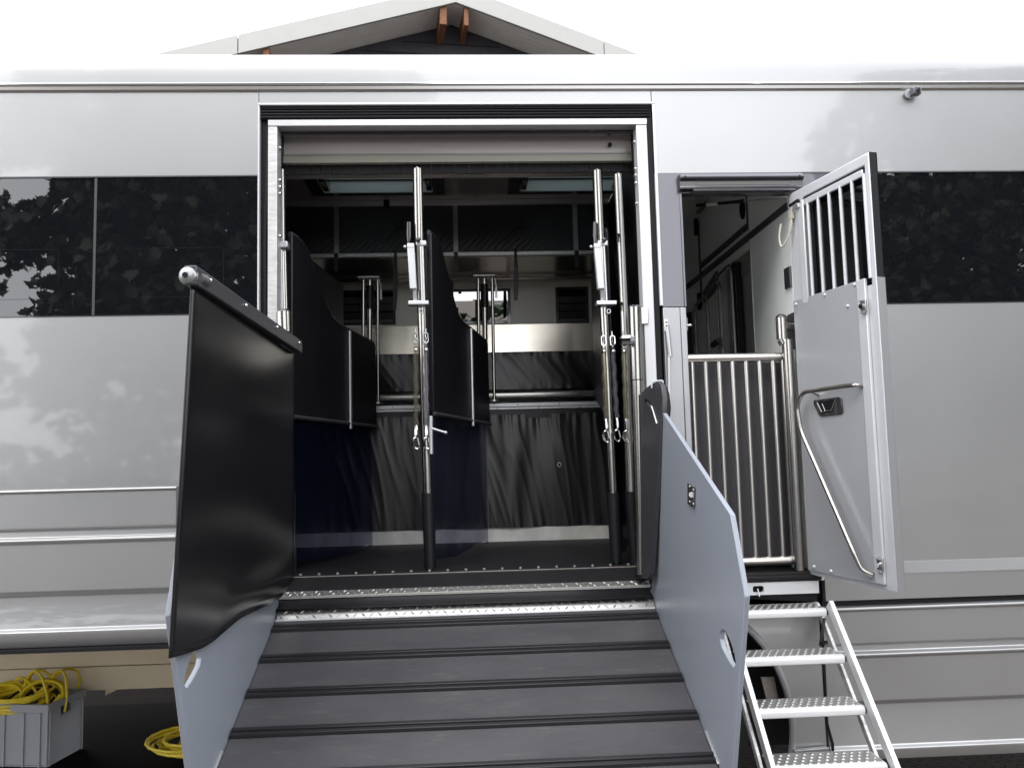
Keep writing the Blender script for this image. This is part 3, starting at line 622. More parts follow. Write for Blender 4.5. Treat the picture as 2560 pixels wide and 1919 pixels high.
# ---- stall dividers
DV = Vector((0.36, 1.2, 0)).normalized(); DNv = Vector((DV.y, -DV.x, 0))
def divider(x0, px_top, px_mid, px_bot, box_px, seed, left=False):
    o = Vector((x0, 0.15, 0))
    P = lambda s, z, off=0.0: o + DV * s + DNv * off + Vector((0, 0, z))
    top = [P(.04, 3.03), P(.10, 3.028), P(.17, 3.012), P(.215, 2.985), P(.25, 2.945), P(.44, 2.72), P(.50, 2.672), P(.56, 2.645), P(.64, 2.632), P(1.10, 2.592)]
    pts = top + [P(1.115, 2.578), P(1.12, 2.06), P(.7, 2.062), P(.04, 2.078)]
    d = MB().prism(pts, DNv * 0.03).build('stall_divider', pad, T, bevel=0.006)
    tr = MB().tube([p + DNv * .015 for p in top], 0.013, 8).build('divider_edging', dark_gloss, d)
    MB().tube([P(.04, 2.072, .03), P(1.12, 2.055, .03)], 0.011, 8).build('divider_hem', joint, d)
    MB().tube([P(.716, 2.615, .036), P(.717, 2.03, .036)], 0.0085, 10).build('hinge_tube', alu, d)
    MB().tube([P(.73, 2.60, .034), P(.73, 2.03, .034)], 0.010, 8).build('hinge_edging', dark_gloss, d)
    # see-through skirt, wavy hem
    def f(u, v):
        s = .04 + 1.03 * u; zb = 1.315 + 0.012 * math.sin(7 * u + seed) - 0.02 * (u > .93)
        Z = zb + (2.06 - zb) * v
        dd = 0.012 * noise.noise(Vector((s * 7 + Z * 1.2, Z * 1.1 - s, seed))) * (1 - v) + 0.003 * noise.noise(Vector((s * 16 - Z * 4, Z * 2, seed + 3)))
        return P(s, Z, .015 + dd)
    MB().grid(f, 50, 40).build('divider_skirt', blue_vinyl, d, ang=180, label='blue see-through vinyl skirt')
    # head screen behind the pole
    hs = MB(); A, B = P(1.15, 0, -.23), P(.10, 0, -.035)
    hs.prism([A + Vector((0, 0, 3.0)), B + Vector((0, 0, 3.0)), B + Vector((0, 0, 2.05)), A + Vector((0, 0, 2.22))], DNv * .02); hs.build('head_screen', pad, d, bevel=.004)
    # pole
    Yp = 0.15
    a, mdl, bt = at(*px_top, Yp), at(*px_mid, Yp), at(*px_bot, Yp)
    MB().tube([a + Vector((0, 0, 0.012)), a], 0.008, 8).tube([a, at(px_top[0] + (px_mid[0] - px_top[0]) * .3, 530, Yp)], 0.0265, 20).build('divider_pole', steel, d)
    k1, k2, k3 = (at(px_top[0] + (px_bot[0] - px_top[0]) * (yy - px_top[1]) / (px_bot[1] - px_top[1]), yy, Yp) for yy in (530, 655, 1064))
    MB().tube([k1, k2, k3], 0.0245, 20).build('divider_pole', steel, d)
    MB().tube([k3, bt + (k3 - bt) * .08], [0.033, 0.030], 18).build('pole_sleeve', pad, d)
    MB().tube([bt + (k3 - bt) * .08, bt], [0.012, 0.006], 10).build('pole_pin', dull_steel, d)
    if box_px:
        dx = box_px
        MB().tube([k1 + Vector((.012, -.02, 0)), k2 + Vector((.012, -.02, 0))], 0.0075, 10).build('guide_rod', alu, d)
        b0, b1 = at(dx[0], 527, .11), at(dx[1], 625, .11)
        MB().obox(b0 + Vector((-.0175, -.02, 0)), Vector((.036, 0, 0)), Vector((0, .04, 0)), b1 - b0).build('latch_box', alu_white, d, bevel=.004)
        MB().obox(b0 + Vector((-.0172, -.0212, -.024)), Vector((.0355, 0, 0)), Vector((0, .04, 0)), Vector((0, 0, .0015))).build('latch_joint', seal, d)
        c0 = at(dx[1] + 2, 655, .11)
        MB().tube([b1 + Vector((.006, 0, 0)), c0], 0.006, 8).build('spring_core', dull_steel, d)
        sp = [b1.lerp(c0, k / 120) + Vector((.006 + .0105 * math.cos(k * .9), .0105 * math.sin(k * .9), 0)) for k in range(121)]
        MB().tube(sp, 0.0022, 5).build('latch_spring', alu, d)
        MB().obox(c0 + Vector((-.03, -.025, -.012)), Vector((.105, 0, 0)), Vector((0, .06, 0)), Vector((0, 0, .022))).build('clamp', alu, d, bevel=.004)
        MB().obox(k1 + Vector((-.02, -.03, -.01)), Vector((.055, 0, 0)), Vector((0, .06, 0)), Vector((0, 0, .03))).build('clamp', alu, d, bevel=.006)
        MB().ball(at(dx[0] + 16, 518, .10), 0.014).build('pull_knob', dark_gloss, d)
        lv = MB().tube([at(dx[0] - 4, 527, .12), at(dx[0] - 4, 508, .12), at(dx[0] - 4, 480, .12)], [.006, .012, .010], 10).build('latch_lever', dark_gloss, d)
        MB().ball(at(dx[0] - 12, 533, .11), 0.009).build('latch_bolt', alu, d)
        cr_ = at(dx[1] + 17, 672, .11)
        MB().tube([cr_ + Vector((0.009 * math.cos(a_), 0, .011 * math.sin(a_))) for a_ in [k * math.pi / 6 for k in range(12)]], .003, 6, closed=True).build('eye_ring', alu, d)
    return d
dL = divider(-0.96, (606, 368), (609, 600), (628, 1240), None, 1)
dC = divider(-0.235, (902, 366), (912, 700), (930, 1240), (887, 893), 2)
dR = divider(0.705, (1290, 370), (1312, 740), (1332, 1225), (1289, 1298), 3)
# collar at foot of the left pole's upper half
k = at(611, 533, .12)
MB().obox(k + Vector((-.045, -.03, -.012)), Vector((.075, 0, 0)), Vector((0, .06, 0)), Vector((0, 0, .035))).build('clamp', alu, dL, bevel=.005)
MB().tube([at(607, 540, .10), at(609, 668, .10)], .008, 10).build('guide_rod', alu, dL)
# second pole at the right, without latch box
pA, pB, pC, pD = at(1335, 378, .12), at(1350, 700, .12), at(1362, 1061, .12), at(1374, 1225, .12)
sp = MB().tube([pA + Vector((0, 0, .012)), pA], .008, 8).tube([pA, pB, pC], .0245, 20).build('spare_pole', steel, T)
MB().tube([pC, pD], [.030, .028], 18).build('pole_sleeve', pad, sp)
MB().tube([pA + Vector((.004, -.026, -.02)), pC + Vector((0, -.026, 0))], .006, 8).build('guide_rod', alu, sp)
for yy, xx in ((515, 1336), (663, 1342)): MB().ball(at(xx, yy - 8, .09), .008, seg=10).tube([at(xx, yy - 6, .09), at(xx, yy + 8, .09)], .0035, 6).build('rod_stop', seal, sp)
# T-handle hanging by the central pole
q = at(933, 922, .08)
hb = MB().tube([at(931, 898, .09), at(931, 914, .09), at(932, 980, .09)], .0095, 10).build('pole_handle', alu, dC)
MB().tube([at(933, 925, .07), at(962, 934, .03)], .006, 10).ball(at(963, 934, .028), .0085, seg=10).build('handle_grip', alu, dC)

# ---- hinge posts of the loading opening
hp_ = MB().tube([at(1367 + 4, 664, -.02), at(1376, 820, -.02)], .0335, 22).build('hinge_post', steel, T)
MB().tube([at(1376.3, 822, -.02), at(1388, 1243, -.02)], .0335, 22).build('hinge_post', steel, T)
MB().ball(at(1371, 665, -.02), .0325, (1, 1, .55)).build('post_cap', dark_gloss, hp_)
MB().obox(at(1372, 700, -.01), Vector((.07, 0, 0)), Vector((0, .04, 0)), Vector((0, 0, .085))).build('hinge_block', alu, hp_, bevel=.004)
kn = at(1355, 735, -.06); MB().tube([kn + Vector((-.028, .01, 0)), kn + Vector((-.02, 0, 0)), kn + Vector((.012, -.01, 0)), kn + Vector((.03, -.005, 0))], [.018, .027, .027, .016], 10).build('locking_knob', chrome, hp_)
MB().tube([at(1387, 1238, -.02), at(1388, 1247, -.02)], .036, 18).build('post_base', seal, hp_)
lp_ = MB().tube([at(613, 674, -.02), at(614.5, 717, -.02)], .036, 22).tube([at(614.6, 719, -.02), at(622, 1240, -.02)], .036, 22).build('hinge_post', steel, T)
MB().obox(at(597, 716, .0), Vector((.03, 0, 0)), Vector((0, .03, 0)), Vector((0, 0, .095))).build('hinge_block', alu, lp_, bevel=.004)
MB().tube([at(613, 668, -.02), at(613, 674, -.02)], [.026, .0355], 20).build('post_cap', dark_gloss, lp_)

# ---- sill
bx('sill_edge', rubber, -0.93, 0.88, 0.005, 0.094, 1.215, 1.2835, bevel=.004)
MB().tube([(-0.93, .012, 1.2845), (0.88, .012, 1.2845)], .0022, 6).build('sill_bead', mud, T)
for k in range(19): MB().tube([(-0.86 + .0905 * k, 0.085, 1.283), (-0.86 + .0905 * k, 0.085, 1.291)], .0075, 10).build('floor_rivet', alu, T)
def tread(x0, x1, pa, pb, n, name, parent, mat=plate_alu, rows=2, sz=.011):
    """checker plate strip from edge pa to pb (y,z)"""
    a, b_ = Vector((0, *pa)), Vector((0, *pb)); nrm = Vector((1, 0, 0)).cross(b_ - a).normalized()
    if nrm.z < 0: nrm = -nrm
    m = MB().obox(Vector((x0, 0, 0)) + a - nrm * .004, Vector((x1 - x0, 0, 0)), b_ - a, nrm * .004)
    L = (b_ - a).length; ev = (b_ - a).normalized()
    for i in range(n):
        for j in range(rows):
            c = Vector((x0 + (x1 - x0) * (i + .5 + .5 * (j % 2)) / (n + .5), 0, 0)) + a + ev * L * (j + .5) / rows
            sgn = 1 if (i + j) % 2 else -1
            d = (Vector((1, 0, 0)) + ev * sgn).normalized() * sz; e = d.cross(nrm).normalized() * sz * .28
            tp = [c + d * .55 + nrm * .0030, c - d * .55 + nrm * .0030]; rm = [c + d, c + e, c - d, c - e]
            V = [m.bm.verts.new(v) for v in rm + tp]
            for f in ((0, 1, 4), (1, 2, 5), (1, 5, 4), (2, 3, 5), (3, 0, 4), (3, 4, 5)): m.bm.faces.new([V[q] for q in f])
    return m.build(name, mat, parent, smooth=False)
tread(-0.935, 0.85, (-0.04, 1.203), (0.004, 1.218), 52, 'sill_plate', T, rows=2)
bx('sill_plate', plate_alu, -0.935, 0.85, -0.041, -0.037, 1.190, 1.2005)

# ---- ramp
RM = 0.40; RY0, RZ0 = -0.12, 1.105
rs = lambda Y: RZ0 + RM * (Y - RY0)
RX0, RX1 = -0.933, 0.850; RYe = -2.82
rn = Vector((0, -RM, 1)).normalized(); rd = Vector((0, -1, -RM)).normalized()
ro = Vector((RX0, RY0, RZ0))
RL = (Vector((0, RYe, rs(RYe))) - Vector((0, RY0, RZ0))).length
ramp = MB().obox(ro - rn * .05, Vector((RX1 - RX0, 0, 0)), rd * RL, rn * .05).build('ramp', ramp_rub, T, bevel=.004)
m = MB(); m.grid(lambda u, v: (RX0 + (RX1 - RX0) * u, -0.028 - 0.085 * v + .01 * math.sin(3.1 * v), 1.197 - .045 * v - .012 * math.sin(3.14 * v)), 4, 8); m.build('hinge_flap', rubber, ramp, solid=.006)
tread(RX0 + .005, RX1, (-0.128, 1.109), (-0.086, 1.149), 46, 'tread_plate', ramp, rows=2, sz=.016)
MB().tube([(RX0, -0.129, 1.106), (RX1, -0.129, 1.106)], .005, 8).build('tread_plate_edge', alu_white, ramp)
rib_Y = [-0.185 - .214 * k for k in range(12)]
for Yr in rib_Y:
    c = Vector((0, Yr, rs(Yr)))
    m = MB()
    for off in (-.0135, .0125):
        q = [c + rd * (off - .0128) + rn * .0005, c + rd * (off - .008) + rn * .014, c + rd * (off + .008) + rn * .014, c + rd * (off + .0128) + rn * .0005]
        m.prism([Vector((RX0 + .002, p.y, p.z)) for p in q], (RX1 - RX0 - .004, 0, 0))
    m.build('ramp_rib', rib_rub, ramp, bevel=.002)
# ramp side boards: stand square on the ramp edges; local s along ramp (downwards), h square to it
def board(xe, sx, name, lbl):
    thick = .018
    mp_ = lambda s, h: Vector((xe, RY0, RZ0)) + rd * s + rn * h
    hole = []
    oo = Vector((RX1, RY0, RZ0))
    sh = lambda q: Vector(((q - oo).dot(rd), (q - oo).dot(rn)))
    outer = [tuple(sh(atx(*q, RX1))) for q in ((1405, 1279), (1429.6, 891), (1574.7, 1111), (1606, 1288), (1580, 1654))]
    outer += [(outer[-1][0] - .005, -.03), (outer[0][0] + .02, -.03)]
    hole = [tuple(sh(atx(*q, RX1))) for q in ((1557, 1359), (1565, 1364), (1572, 1378), (1578, 1395), (1584, 1415), (1586.5, 1432), (1582, 1441), (1574, 1430), (1564, 1412), (1556, 1396), (1552.5, 1380), (1553, 1366))]
    o = MB().plate(outer, [hole], mp_, (sx * thick, 0, 0)).build(name, grey_panel, T, bevel=.003, label=lbl)
    c = mp_(1.0, -.01) - Vector((sx * .006, 0, 0))
    MB().obox(mp_(.86, .005) - Vector((sx * .008, 0, 0)), rd * .17, rn * .008, Vector((sx * .02, 0, 0))).build('edge_clip', alu, o, bevel=.002)
    return o, mp_
bR, mR = board(RX1 + .004, 1, 'ramp_side_board', 'right-hand ramp board')
bL, mL = board(RX0 - .004, -1, 'ramp_side_board', 'left-hand ramp board')
# catch plate with four screws on right board
vR = atx(1494, 1068, RX1)
MB().prism([atx(1487, 1043, RX1), atx(1501, 1052, RX1), atx(1500, 1096, RX1), atx(1487, 1088, RX1)], (-.004, 0, 0)).build('catch_plate', dull_steel, bR, smooth=False)
for px_ in ((1490, 1050), (1498, 1057), (1490, 1083), (1498, 1088)): MB().ball(atx(*px_, RX1 - .005), .004, seg=8).build('screw', alu, bR)
MB().tube([atx(1494, 1068, RX1 - .003), atx(1494, 1068, RX1 - .008)], .011, 12).build('catch_socket', alu, bR)

# ---- left rubber wing on its swing bar
W_it, W_ib = at(634, 757, -.08), at(633, 1248, -.08)
W_ot, W_ob = at(414, 612, -1.50), at(366, 1421, -1.50)
def proj(p):
    d = p - CAM; return ((W0 / 2 + FOC * d.dot(rt) / d.dot(fw)) / S, (H0 / 2 - FOC * d.dot(up) / d.dot(fw)) / S)
HEM = [(633, 1250), (612, 1286), (585, 1304), (550, 1322), (527, 1334), (508, 1350), (490, 1366), (470, 1383), (445, 1398), (405, 1411), (366, 1421)]
hem3 = []
for k in range(41):
    b0 = W_ib.lerp(W_ob, k / 40); xx = proj(b0)[0]
    for (xa, ya), (xb, yb) in zip(HEM, HEM[1:]):
        if xb <= xx + .01 <= xa + .02: break
    hem3.append(at(xx, ya + (yb - ya) * (xx - xa) / (xb - xa), b0.y))
def wing(u, v):      # u 0 inner -> 1 outer, v 0 top -> 1 bottom
    p = W_it.lerp(W_ot, u).lerp(hem3[round(u * 40)], v)
    p.x += .034 * math.sin(math.pi * u) * (math.sin(5.2 * v) * .6) + .018 * math.sin(math.pi * min(1, u * 1.5)) * math.exp(-((v - .93) / .06) ** 2)
    return p
wg = MB().grid(wing, 40, 40).build('ramp_wing', wing_rubber, T, ang=180, solid=.006, label='left-hand black rubber wing')
bi, bo = at(646, 750, -.08), at(424, 600, -1.47)
bd = (bo - bi).normalized(); side = bd.cross(Vector((0, 0, 1))).normalized(); upv = side.cross(bd).normalized()
if upv.z < 0: upv = -upv
barm = MB(); barm.obox(bi - side * .016 - upv * .030, bo - bi, side * .034, upv * .060); wb = barm.build('swing_bar', joint, wg, bevel=.004)
for f in (.06, .35, .67, .95):
    p = bi.lerp(bo, f); sgn = -1 if side.x < 0 else 1
    MB().ball(p + side * .0205 * sgn + upv * .008, .007, seg=10).build('rivet', chrome, wg)
    MB().ball(p - side * .0205 * sgn + upv * .008, .007, seg=10).build('rivet', chrome, wg)
MB().obox(bo - side * .018 - upv * .034, bd * .05, side * .038, upv * .062).build('bar_end', joint, wg, bevel=.004)
kc = at(405, 594, -1.52)
MB().tube([kc + Vector((.02, .10, .0)), kc + Vector((.012, .05, 0))], .022, 16).build('knob_neck', dull_steel, wg)
MB().ball(kc + Vector((0, .012, 0)), .030, (1, .8, 1), 24).build('bar_knob', silver_plain, wg)
MB().tube([kc + Vector((-.003, -.008, -.002)), kc + Vector((-.0035, -.0135, -.002))], .009, 16).build('knob_hole', seal, wg)

# ---- right wing (dark board with lever slot) folded beside the post
def rw(px_, Y): return at(*px_, Y)
q = [rw((1383, 850), -.08), rw((1395, 838), -.2), rw((1408, 828), -.32), rw((1420, 823), -.38), rw((1428, 832), -.42), rw((1432, 860), -.44), rw((1429, 900), -.44), rw((1405, 1240), -.22), rw((1399, 1250), -.16), rw((1385, 1248), -.08)]
nrm = (q[6] - q[0]).cross(Vector((0, 0, 1))).normalized()
if nrm.x < 0: nrm = -nrm
w2 = MB().prism(q, nrm * .022).build('ramp_wing', joint, T, bevel=.003, label='right-hand dark folded wing')
cw = bez([rw((1400, 868), -.22), rw((1407, 873), -.26), rw((1412, 884), -.30), rw((1421, 915), -.36)], 6)
MB().tube([p - nrm * .004 for p in cw], [.003, .005] + [.008] * 10 + [.006] * (len(cw) - 12), 8).build('lever_slot', alu, w2)
MB().tube([p - nrm * .002 for p in bez([rw((1397, 864), -.2), rw((1404, 866), -.24), rw((1410, 875), -.28)], 5)], .011, 8).build('slot_shadow_rim', seal, w2)
MB().ball(rw((1407, 1200), -.18) - nrm * .004, .009, (1, 1, 1.6), 10).build('screw', chrome, w2)
m = MB(); qa = [rw((1424, 826), -.34), rw((1436, 830), -.34), rw((1443, 850), -.36), rw((1446, 880), -.38), rw((1444, 905), -.38), rw((1433, 900), -.38)]
m.prism(qa, (.02, .05, 0)).build('wing_edge', rubber, w2, bevel=.003)
MB().tube(fillet([rw((1408, 838), -.33), rw((1408, 823), -.33), rw((1432, 822), -.34), rw((1432, 836), -.34)], .006), .004, 6).build('wing_clip', alu_white, w2)

# ---- entry compartment
EX = 1.68
bx('entry_wall', white_int, EX, EX + .02, .062, .66, 1.24, 3.62)
bx('entry_wall', white_int, EX + .004, EX + .02, .664, 2.40, 3.10, 3.62)
bx('entry_wall', white_int, EX + .004, EX + .02, 1.13, 2.40, 1.24, 3.096)
bx('entry_wall', white_int, EX + .004, EX + .02, .664, 1.128, 3.05, 3.096)
bx('wall_edge', alu, EX - .004, EX + .01, .658, .664, 1.24, 3.62)
bx('cove_strip', joint, EX - .008, EX + .002, .065, 2.40, 3.095, 3.135)
bx('cupboard_edge', joint, EX - .006, EX + .003, .672, 1.72, 3.165, 3.205)
bx('cupboard_edge', joint, EX - .006, EX + .003, .668, .684, 3.205, 3.60)
bx('cupboard_edge', joint, EX - .006, EX + .003, 1.715, 1.732, 2.90, 3.52)
for z in (2.93, 3.48): bx('cupboard_hinge', seal, EX - .03, EX - .006, 1.70, 1.745, z - .06, z + .06, bevel=.004)
c = atx(1604, 445, EX); MB().ball((EX - .002, c.y, c.z - .02), .05, (.3, .8, 1.3)).build('cupboard_latch', seal, T)
bx('cupboard_lamp', lens_m, EX - .03, EX - .004, 1.45, 1.66, 3.56, 3.58)
bx('door_surround', alu, EX - .004, EX + .02, 1.02, 1.126, 1.24, 3.02)
bx('door_surround', seal, EX - .006, EX + .018, .985, 1.018, 1.24, 3.02)
bx('door_surround', alu, EX + .006, EX + .02, .93, .983, 1.24, 3.02)
bx('door_surround', seal, EX - .006, EX + .018, .90, .928, 1.24, 3.02)
bx('inner_door', mk('grey_inner_door', (0.30, 0.31, 0.30), .4), EX + .03, EX + .05, .62, .93, 1.24, 3.05)
bx('inner_lintel', dark_ceil, EX + .022, EX + .03, .664, 1.02, 2.93, 3.05)
bx('entry_back', white_int, 1.0, EX, 2.40, 2.43, 1.24, 3.62)
bx('entry_back', pad, 1.05, 1.28, 2.36, 2.395, 2.90, 3.55)
bx('entry_ceiling', white_int, 1.0, EX + .02, .07, 2.42, 3.622, 3.64)
bx('entry_floor', rubber, 1.0, 1.73, .01, 2.42, 1.206, 1.236)
bx('entry_side', white_int, 1.0, 1.012, .10, 2.40, 1.24, 3.62)
sw = bx('switch_panel', dark_gloss, EX - .012, EX, .063, .14, 2.685, 2.795, bevel=.002)
bx('wall_filler', pad, 1.2, EX - .002, 2.0, 2.02, 1.24, 2.9)
# folded steel racks leaning on the wall
for i, (xt, yt, xb, xb2) in enumerate(((1505, 650, 1500, 1523), (1530, 622, 1524, 1560), (1552, 588, 1527, 1556))):
    a = atx(xt - 4, yt + 26, 1.55 + .03 * i); e_ = atx(xb, 800, 1.55 + .03 * i)
    p = fillet([(a.x, a.y + .0, 2.0), (a.x, a.y, a.z - .02), (a.x + .0, a.y - .02, a.z + .05), (a.x, a.y - .30, a.z + .07), (a.x, a.y - .32, 2.0)], .07, 6)
    MB().tube(p, .0095, 10).build('folded_rack', steel, T)
qp = [atx(1518, 630, 1.6), atx(1546, 585, 1.6), atx(1548, 622, 1.6), atx(1520, 655, 1.6)]
MB().prism(qp, (.015, 0, 0)).build('rack_plate', joint, T, smooth=False)
MB().tube([atx(1540, 745, 1.55), atx(1554, 735, 1.52)], .02, 8).build('rack_buckle', seal, T)
# gas strut holding the door, with its white label
gA, gB = at(1505, 444, .55), at(1700, 426, -.10)
gs = MB().tube([gA, gA.lerp(gB, .55)], .0095, 10).build('gas_strut', seal, T)
MB().tube([gA.lerp(gB, .55), gB], .0035, 8).build('strut_rod', dull_steel, gs)
MB().tube([gA.lerp(gB, .13), gA.lerp(gB, .27)], .0100, 10).build('strut_label', label_m, gs)
# small bolt on the jamb, strut on the jamb
c = at(1484, 703, .02)
MB().tube([c + Vector((0, 0, -.025)), c + Vector((0, 0, .04))], .004, 8).tube([c, c + Vector((.02, -.01, 0))], .006, 8).build('jamb_bolt', alu, T)
js = MB().tube([at(1441, 705, -.02), at(1448, 770, -.02)], .012, 12).build('jamb_strut', alu, T)
MB().tube([at(1445, 765, -.02), at(1449, 1040, -.02)], .0075, 12).build('strut_rod', alu_white, js)
MB().obox(at(1436, 715, -.025), Vector((.018, 0, 0)), Vector((0, .02, 0)), Vector((0, 0, .06))).build('strut_head', label_m, js, bevel=.002)
for dz in (.008, .025, .042): MB().obox(at(1437, 715, -.0262) + Vector((.003, 0, dz)), Vector((.011, 0, 0)), Vector((0, .001, 0)), Vector((0, 0, .006))).build('head_slot', seal, js)

# ---- half gate
GY = .06
gate_steel = mk('satin_gate_steel', (0.58, 0.56, 0.53), 0.3, 1.0)
gate = MB().tube([(1.106, GY, 2.318), (1.612, GY, 2.318)], .0235, 18).build('half_gate', gate_steel, T)
MB().tube([(1.29, GY, 1.285), (1.612, GY, 1.285)], .0235, 18).tube([(1.106, GY, 1.285), (1.29, GY, 1.285)], .0235, 18).build('bottom_rail', gate_steel, gate)
for k in range(7):
    xb = at(1494.6 + 29.1 * k, 790, GY).x
    MB().tube([(xb, GY, 1.29), (xb, GY, 2.305)], .0125, 12).build('gate_bar', gate_steel, gate)
MB().tube([(1.612, GY, 1.25), (1.612, GY, 2.33)], .021, 18).build('gate_stile', gate_steel, gate)
bx('gate_board', mk('charcoal_board', (0.035, 0.034, 0.038), .45), 1.102, 1.62, GY + .075, GY + .09, 1.262, 2.30, parent=gate, bevel=.002)
px0 = at(1690, 700, .02)
gp = MB().tube([(px0.x + .02, .02, 1.24), (px0.x + .02, .02, 2.40)], .027, 20).tube([(px0.x, .03, 2.405), (px0.x, .03, 2.515)], .0285, 20).build('gate_post', steel, T)
MB().tube([(px0.x + .008, .025, 2.38), (px0.x, .03, 2.404)], .0275, 20).build('post_sleeve', steel, gp)
MB().ball((px0.x, .03, 2.515), .0285, (1, 1, .75)).build('post_cap', dark_gloss, gp)
MB().tube([(px0.x + .01, .03, 2.47), (px0.x + .065, .04, 2.47)], .023, 18).build('post_stub', steel, gp)
bx('post_bracket', dull_steel, EX - .016, EX - .004, .02, .12, 2.36, 2.545, parent=gp, bevel=.002)
# threshold
bx('entry_sill', rubber, 1.06, 1.715, -.012, .009, 1.193, 1.236, bevel=.004)
bx('entry_sill', rubber, 1.06, 1.715, -.022, -.013, 1.205, 1.222, bevel=.004)
m = MB(); sl_h = [(1.395 + .028 * (abs(math.cos(a)) ** .4) * (1 if math.cos(a) > 0 else -1), 1.158 + .016 * (abs(math.sin(a)) ** .4) * (1 if math.sin(a) > 0 else -1)) for a in [2 * math.pi * (k + .5) / 16 for k in range(16)]]
m.plate([(1.06, 1.13), (1.700, 1.13), (1.700, 1.190), (1.06, 1.190)], [sl_h], lambda u, v: (u, -.006, v), (0, .02, 0)).build('step_drawer', alu_white, T, smooth=False)
bx('drawer_liner', seal, 1.06, 1.70, .03, .04, 1.12, 1.19)
MB().tube([(1.392, -.004, 1.160), (1.394, -.02, 1.125)], .003, 6).build('drawer_pull', alu, T)
bx('drawer_gap', seal, 1.06, 1.70, .02, .03, 1.09, 1.125)

# ---- entry door, swung wide open
D0 = Vector((1.66, -.03, 0)); DU = Vector((.222, -.975, 0)).normalized(); DN = Vector((DU.y, -DU.x, 0))   # DN faces the viewer
def dp(s, z, o=0.0): return D0 + DU * s + DN * o + Vector((0, 0, z))
def dbox(name, mat, s0, s1, z0, z1, o0, o1, parent, bevel=.002):
    return MB().obox(dp(s0, z0, o0), DU * (s1 - s0), DN * (o1 - o0), Vector((0, 0, z1 - z0))).build(name, mat, parent, bevel=bevel)
DW, DB, DT = .585, 1.222, 3.152
door = MB().plate([(-.02, DB), (DW, DB), (DW, DT), (-.02, DT)], [[(.10, 2.56), (.552, 2.56), (.552, 3.10), (.10, 3.10)]], lambda s, z: dp(s, z, -.036), DN * .036).build('entry_door', alu_white, T, bevel=.006, seg=3)
MB().obox(dp(-.02, DB, -.042), DU * (DW + .022), DN * .005, Vector((0, 0, 2.585 - DB))).build('outer_skin', silver, door, smooth=False)
MB().obox(dp(-.02, 2.587, -.042), DU * (DW + .022), DN * .005, Vector((0, 0, DT - 2.587))).build('outer_pane', black_glass, door, smooth=False)
MB().obox(dp(DW + .0005, 2.587, -.0365), DU * .0015, DN * .0345, Vector((0, 0, DT - 2.587))).build('edge_strip', seal, door, smooth=False, label='black upper edge of the entry door')
MB().obox(dp(DW + .0005, DB, -.0365), DU * .0015, DN * .0345, Vector((0, 0, 2.585 - DB))).build('edge_strip', silver_plain, door, smooth=False)
MB().obox(dp(.09, 2.55, -.034), DU * .47, DN * .004, Vector((0, 0, .56))).build('door_pane', bar_glass, door, smooth=False)
# raised inner window frame, with groove
dbox('window_rim', alu_white, .062, .11, 2.56, 3.085, .001, .012, door, .005)
dbox('window_rim', alu_white, .112, .548, 3.052, 3.085, .001, .010, door, .004)
dbox('frame_groove', seal, .10, .55, 3.088, 3.096, .0005, .0025, door, 0)
for i in range(6):
    s_ = .140 + .0823 * i
    MB().tube([dp(s_, 2.588, .004), dp(s_, 3.062, .004)], .0085, 12).build('door_bar', alu_white, door)
pn = dbox('door_panel', mk('door_liner_grey', (0.43, 0.44, 0.46), .32, .35, var=.02, vscale=2), -.014, .468, 1.245, 2.592, .001, .011, door, .002)
st_ = dbox('lock_strip', alu_white, .470, .525, 1.248, 2.592, .001, .016, door, .003)
for s_, z in ((.01, 2.572), (.24, 2.574), (.455, 2.578), (.40, 2.49), (.036, 1.268), (.165, 1.262), (.41, 1.285)):
    MB().ball(dp(s_, z, .012), .0085, seg=10).build('rivet', alu_white, door)
rail = fillet([dp(.462, 2.119, .012), dp(.462, 2.119, .045), dp(.40, 2.121, .055), dp(.09, 2.119, .060), dp(.038, 2.06, .060), dp(.06, 1.931, .060), dp(.40, 1.37, .060), dp(.43, 1.30, .05), dp(.455, 1.282, .014)], .05, 7)
MB().tube(rail, .0105, 14).build('grab_rail', steel, door)
for s_, z in ((.15, 2.10),): MB().tube([dp(s_, z, .012), dp(s_, z + .015, .055)], .006, 8).build('rail_stay', steel, door)
# recessed handle
ho = [(.118, 2.078), (.30, 2.080), (.322, 2.07), (.326, 2.005), (.31, 1.997), (.165, 1.994), (.145, 2.005), (.112, 2.06)]
hd_ = MB().prism([dp(a, z, .0115) for a, z in ho], DN * .008).build('door_handle', dark_gloss, door, bevel=.003)
MB().prism([dp(a, z, .0192) for a, z in ((.145, 2.066), (.285, 2.070), (.255, 2.012), (.172, 2.008))], DN * .0012).build('handle_cup', seal, door, smooth=False)
MB().tube([dp(a, z, .022) for a, z in ((.148, 2.062), (.178, 2.016), (.25, 2.02), (.283, 2.066))], .0025, 6).build('handle_lever', dull_steel, door)
MB().tube([dp(a, z, .022) for a, z in ((.185, 2.055), (.205, 2.018))], .002, 6).build('handle_lever', dull_steel, door)
for z in (2.468, 1.335):
    k_ = dbox('door_catch', dull_steel, .498, .535, z - .032, z + .03, .016, .026, door, .003)
    MB().tube([dp(.512, z, .026), dp(.513, z - .002, .036)], .012, 10).build('catch_roller', chrome, door)
    MB().tube([dp(.50, z + .026, .03), dp(.532, z + .022, .03)], .004, 6).tube([dp(.505, z - .028, .03), dp(.53, z - .03, .03)], .004, 6).build('catch_jaw', alu, door)
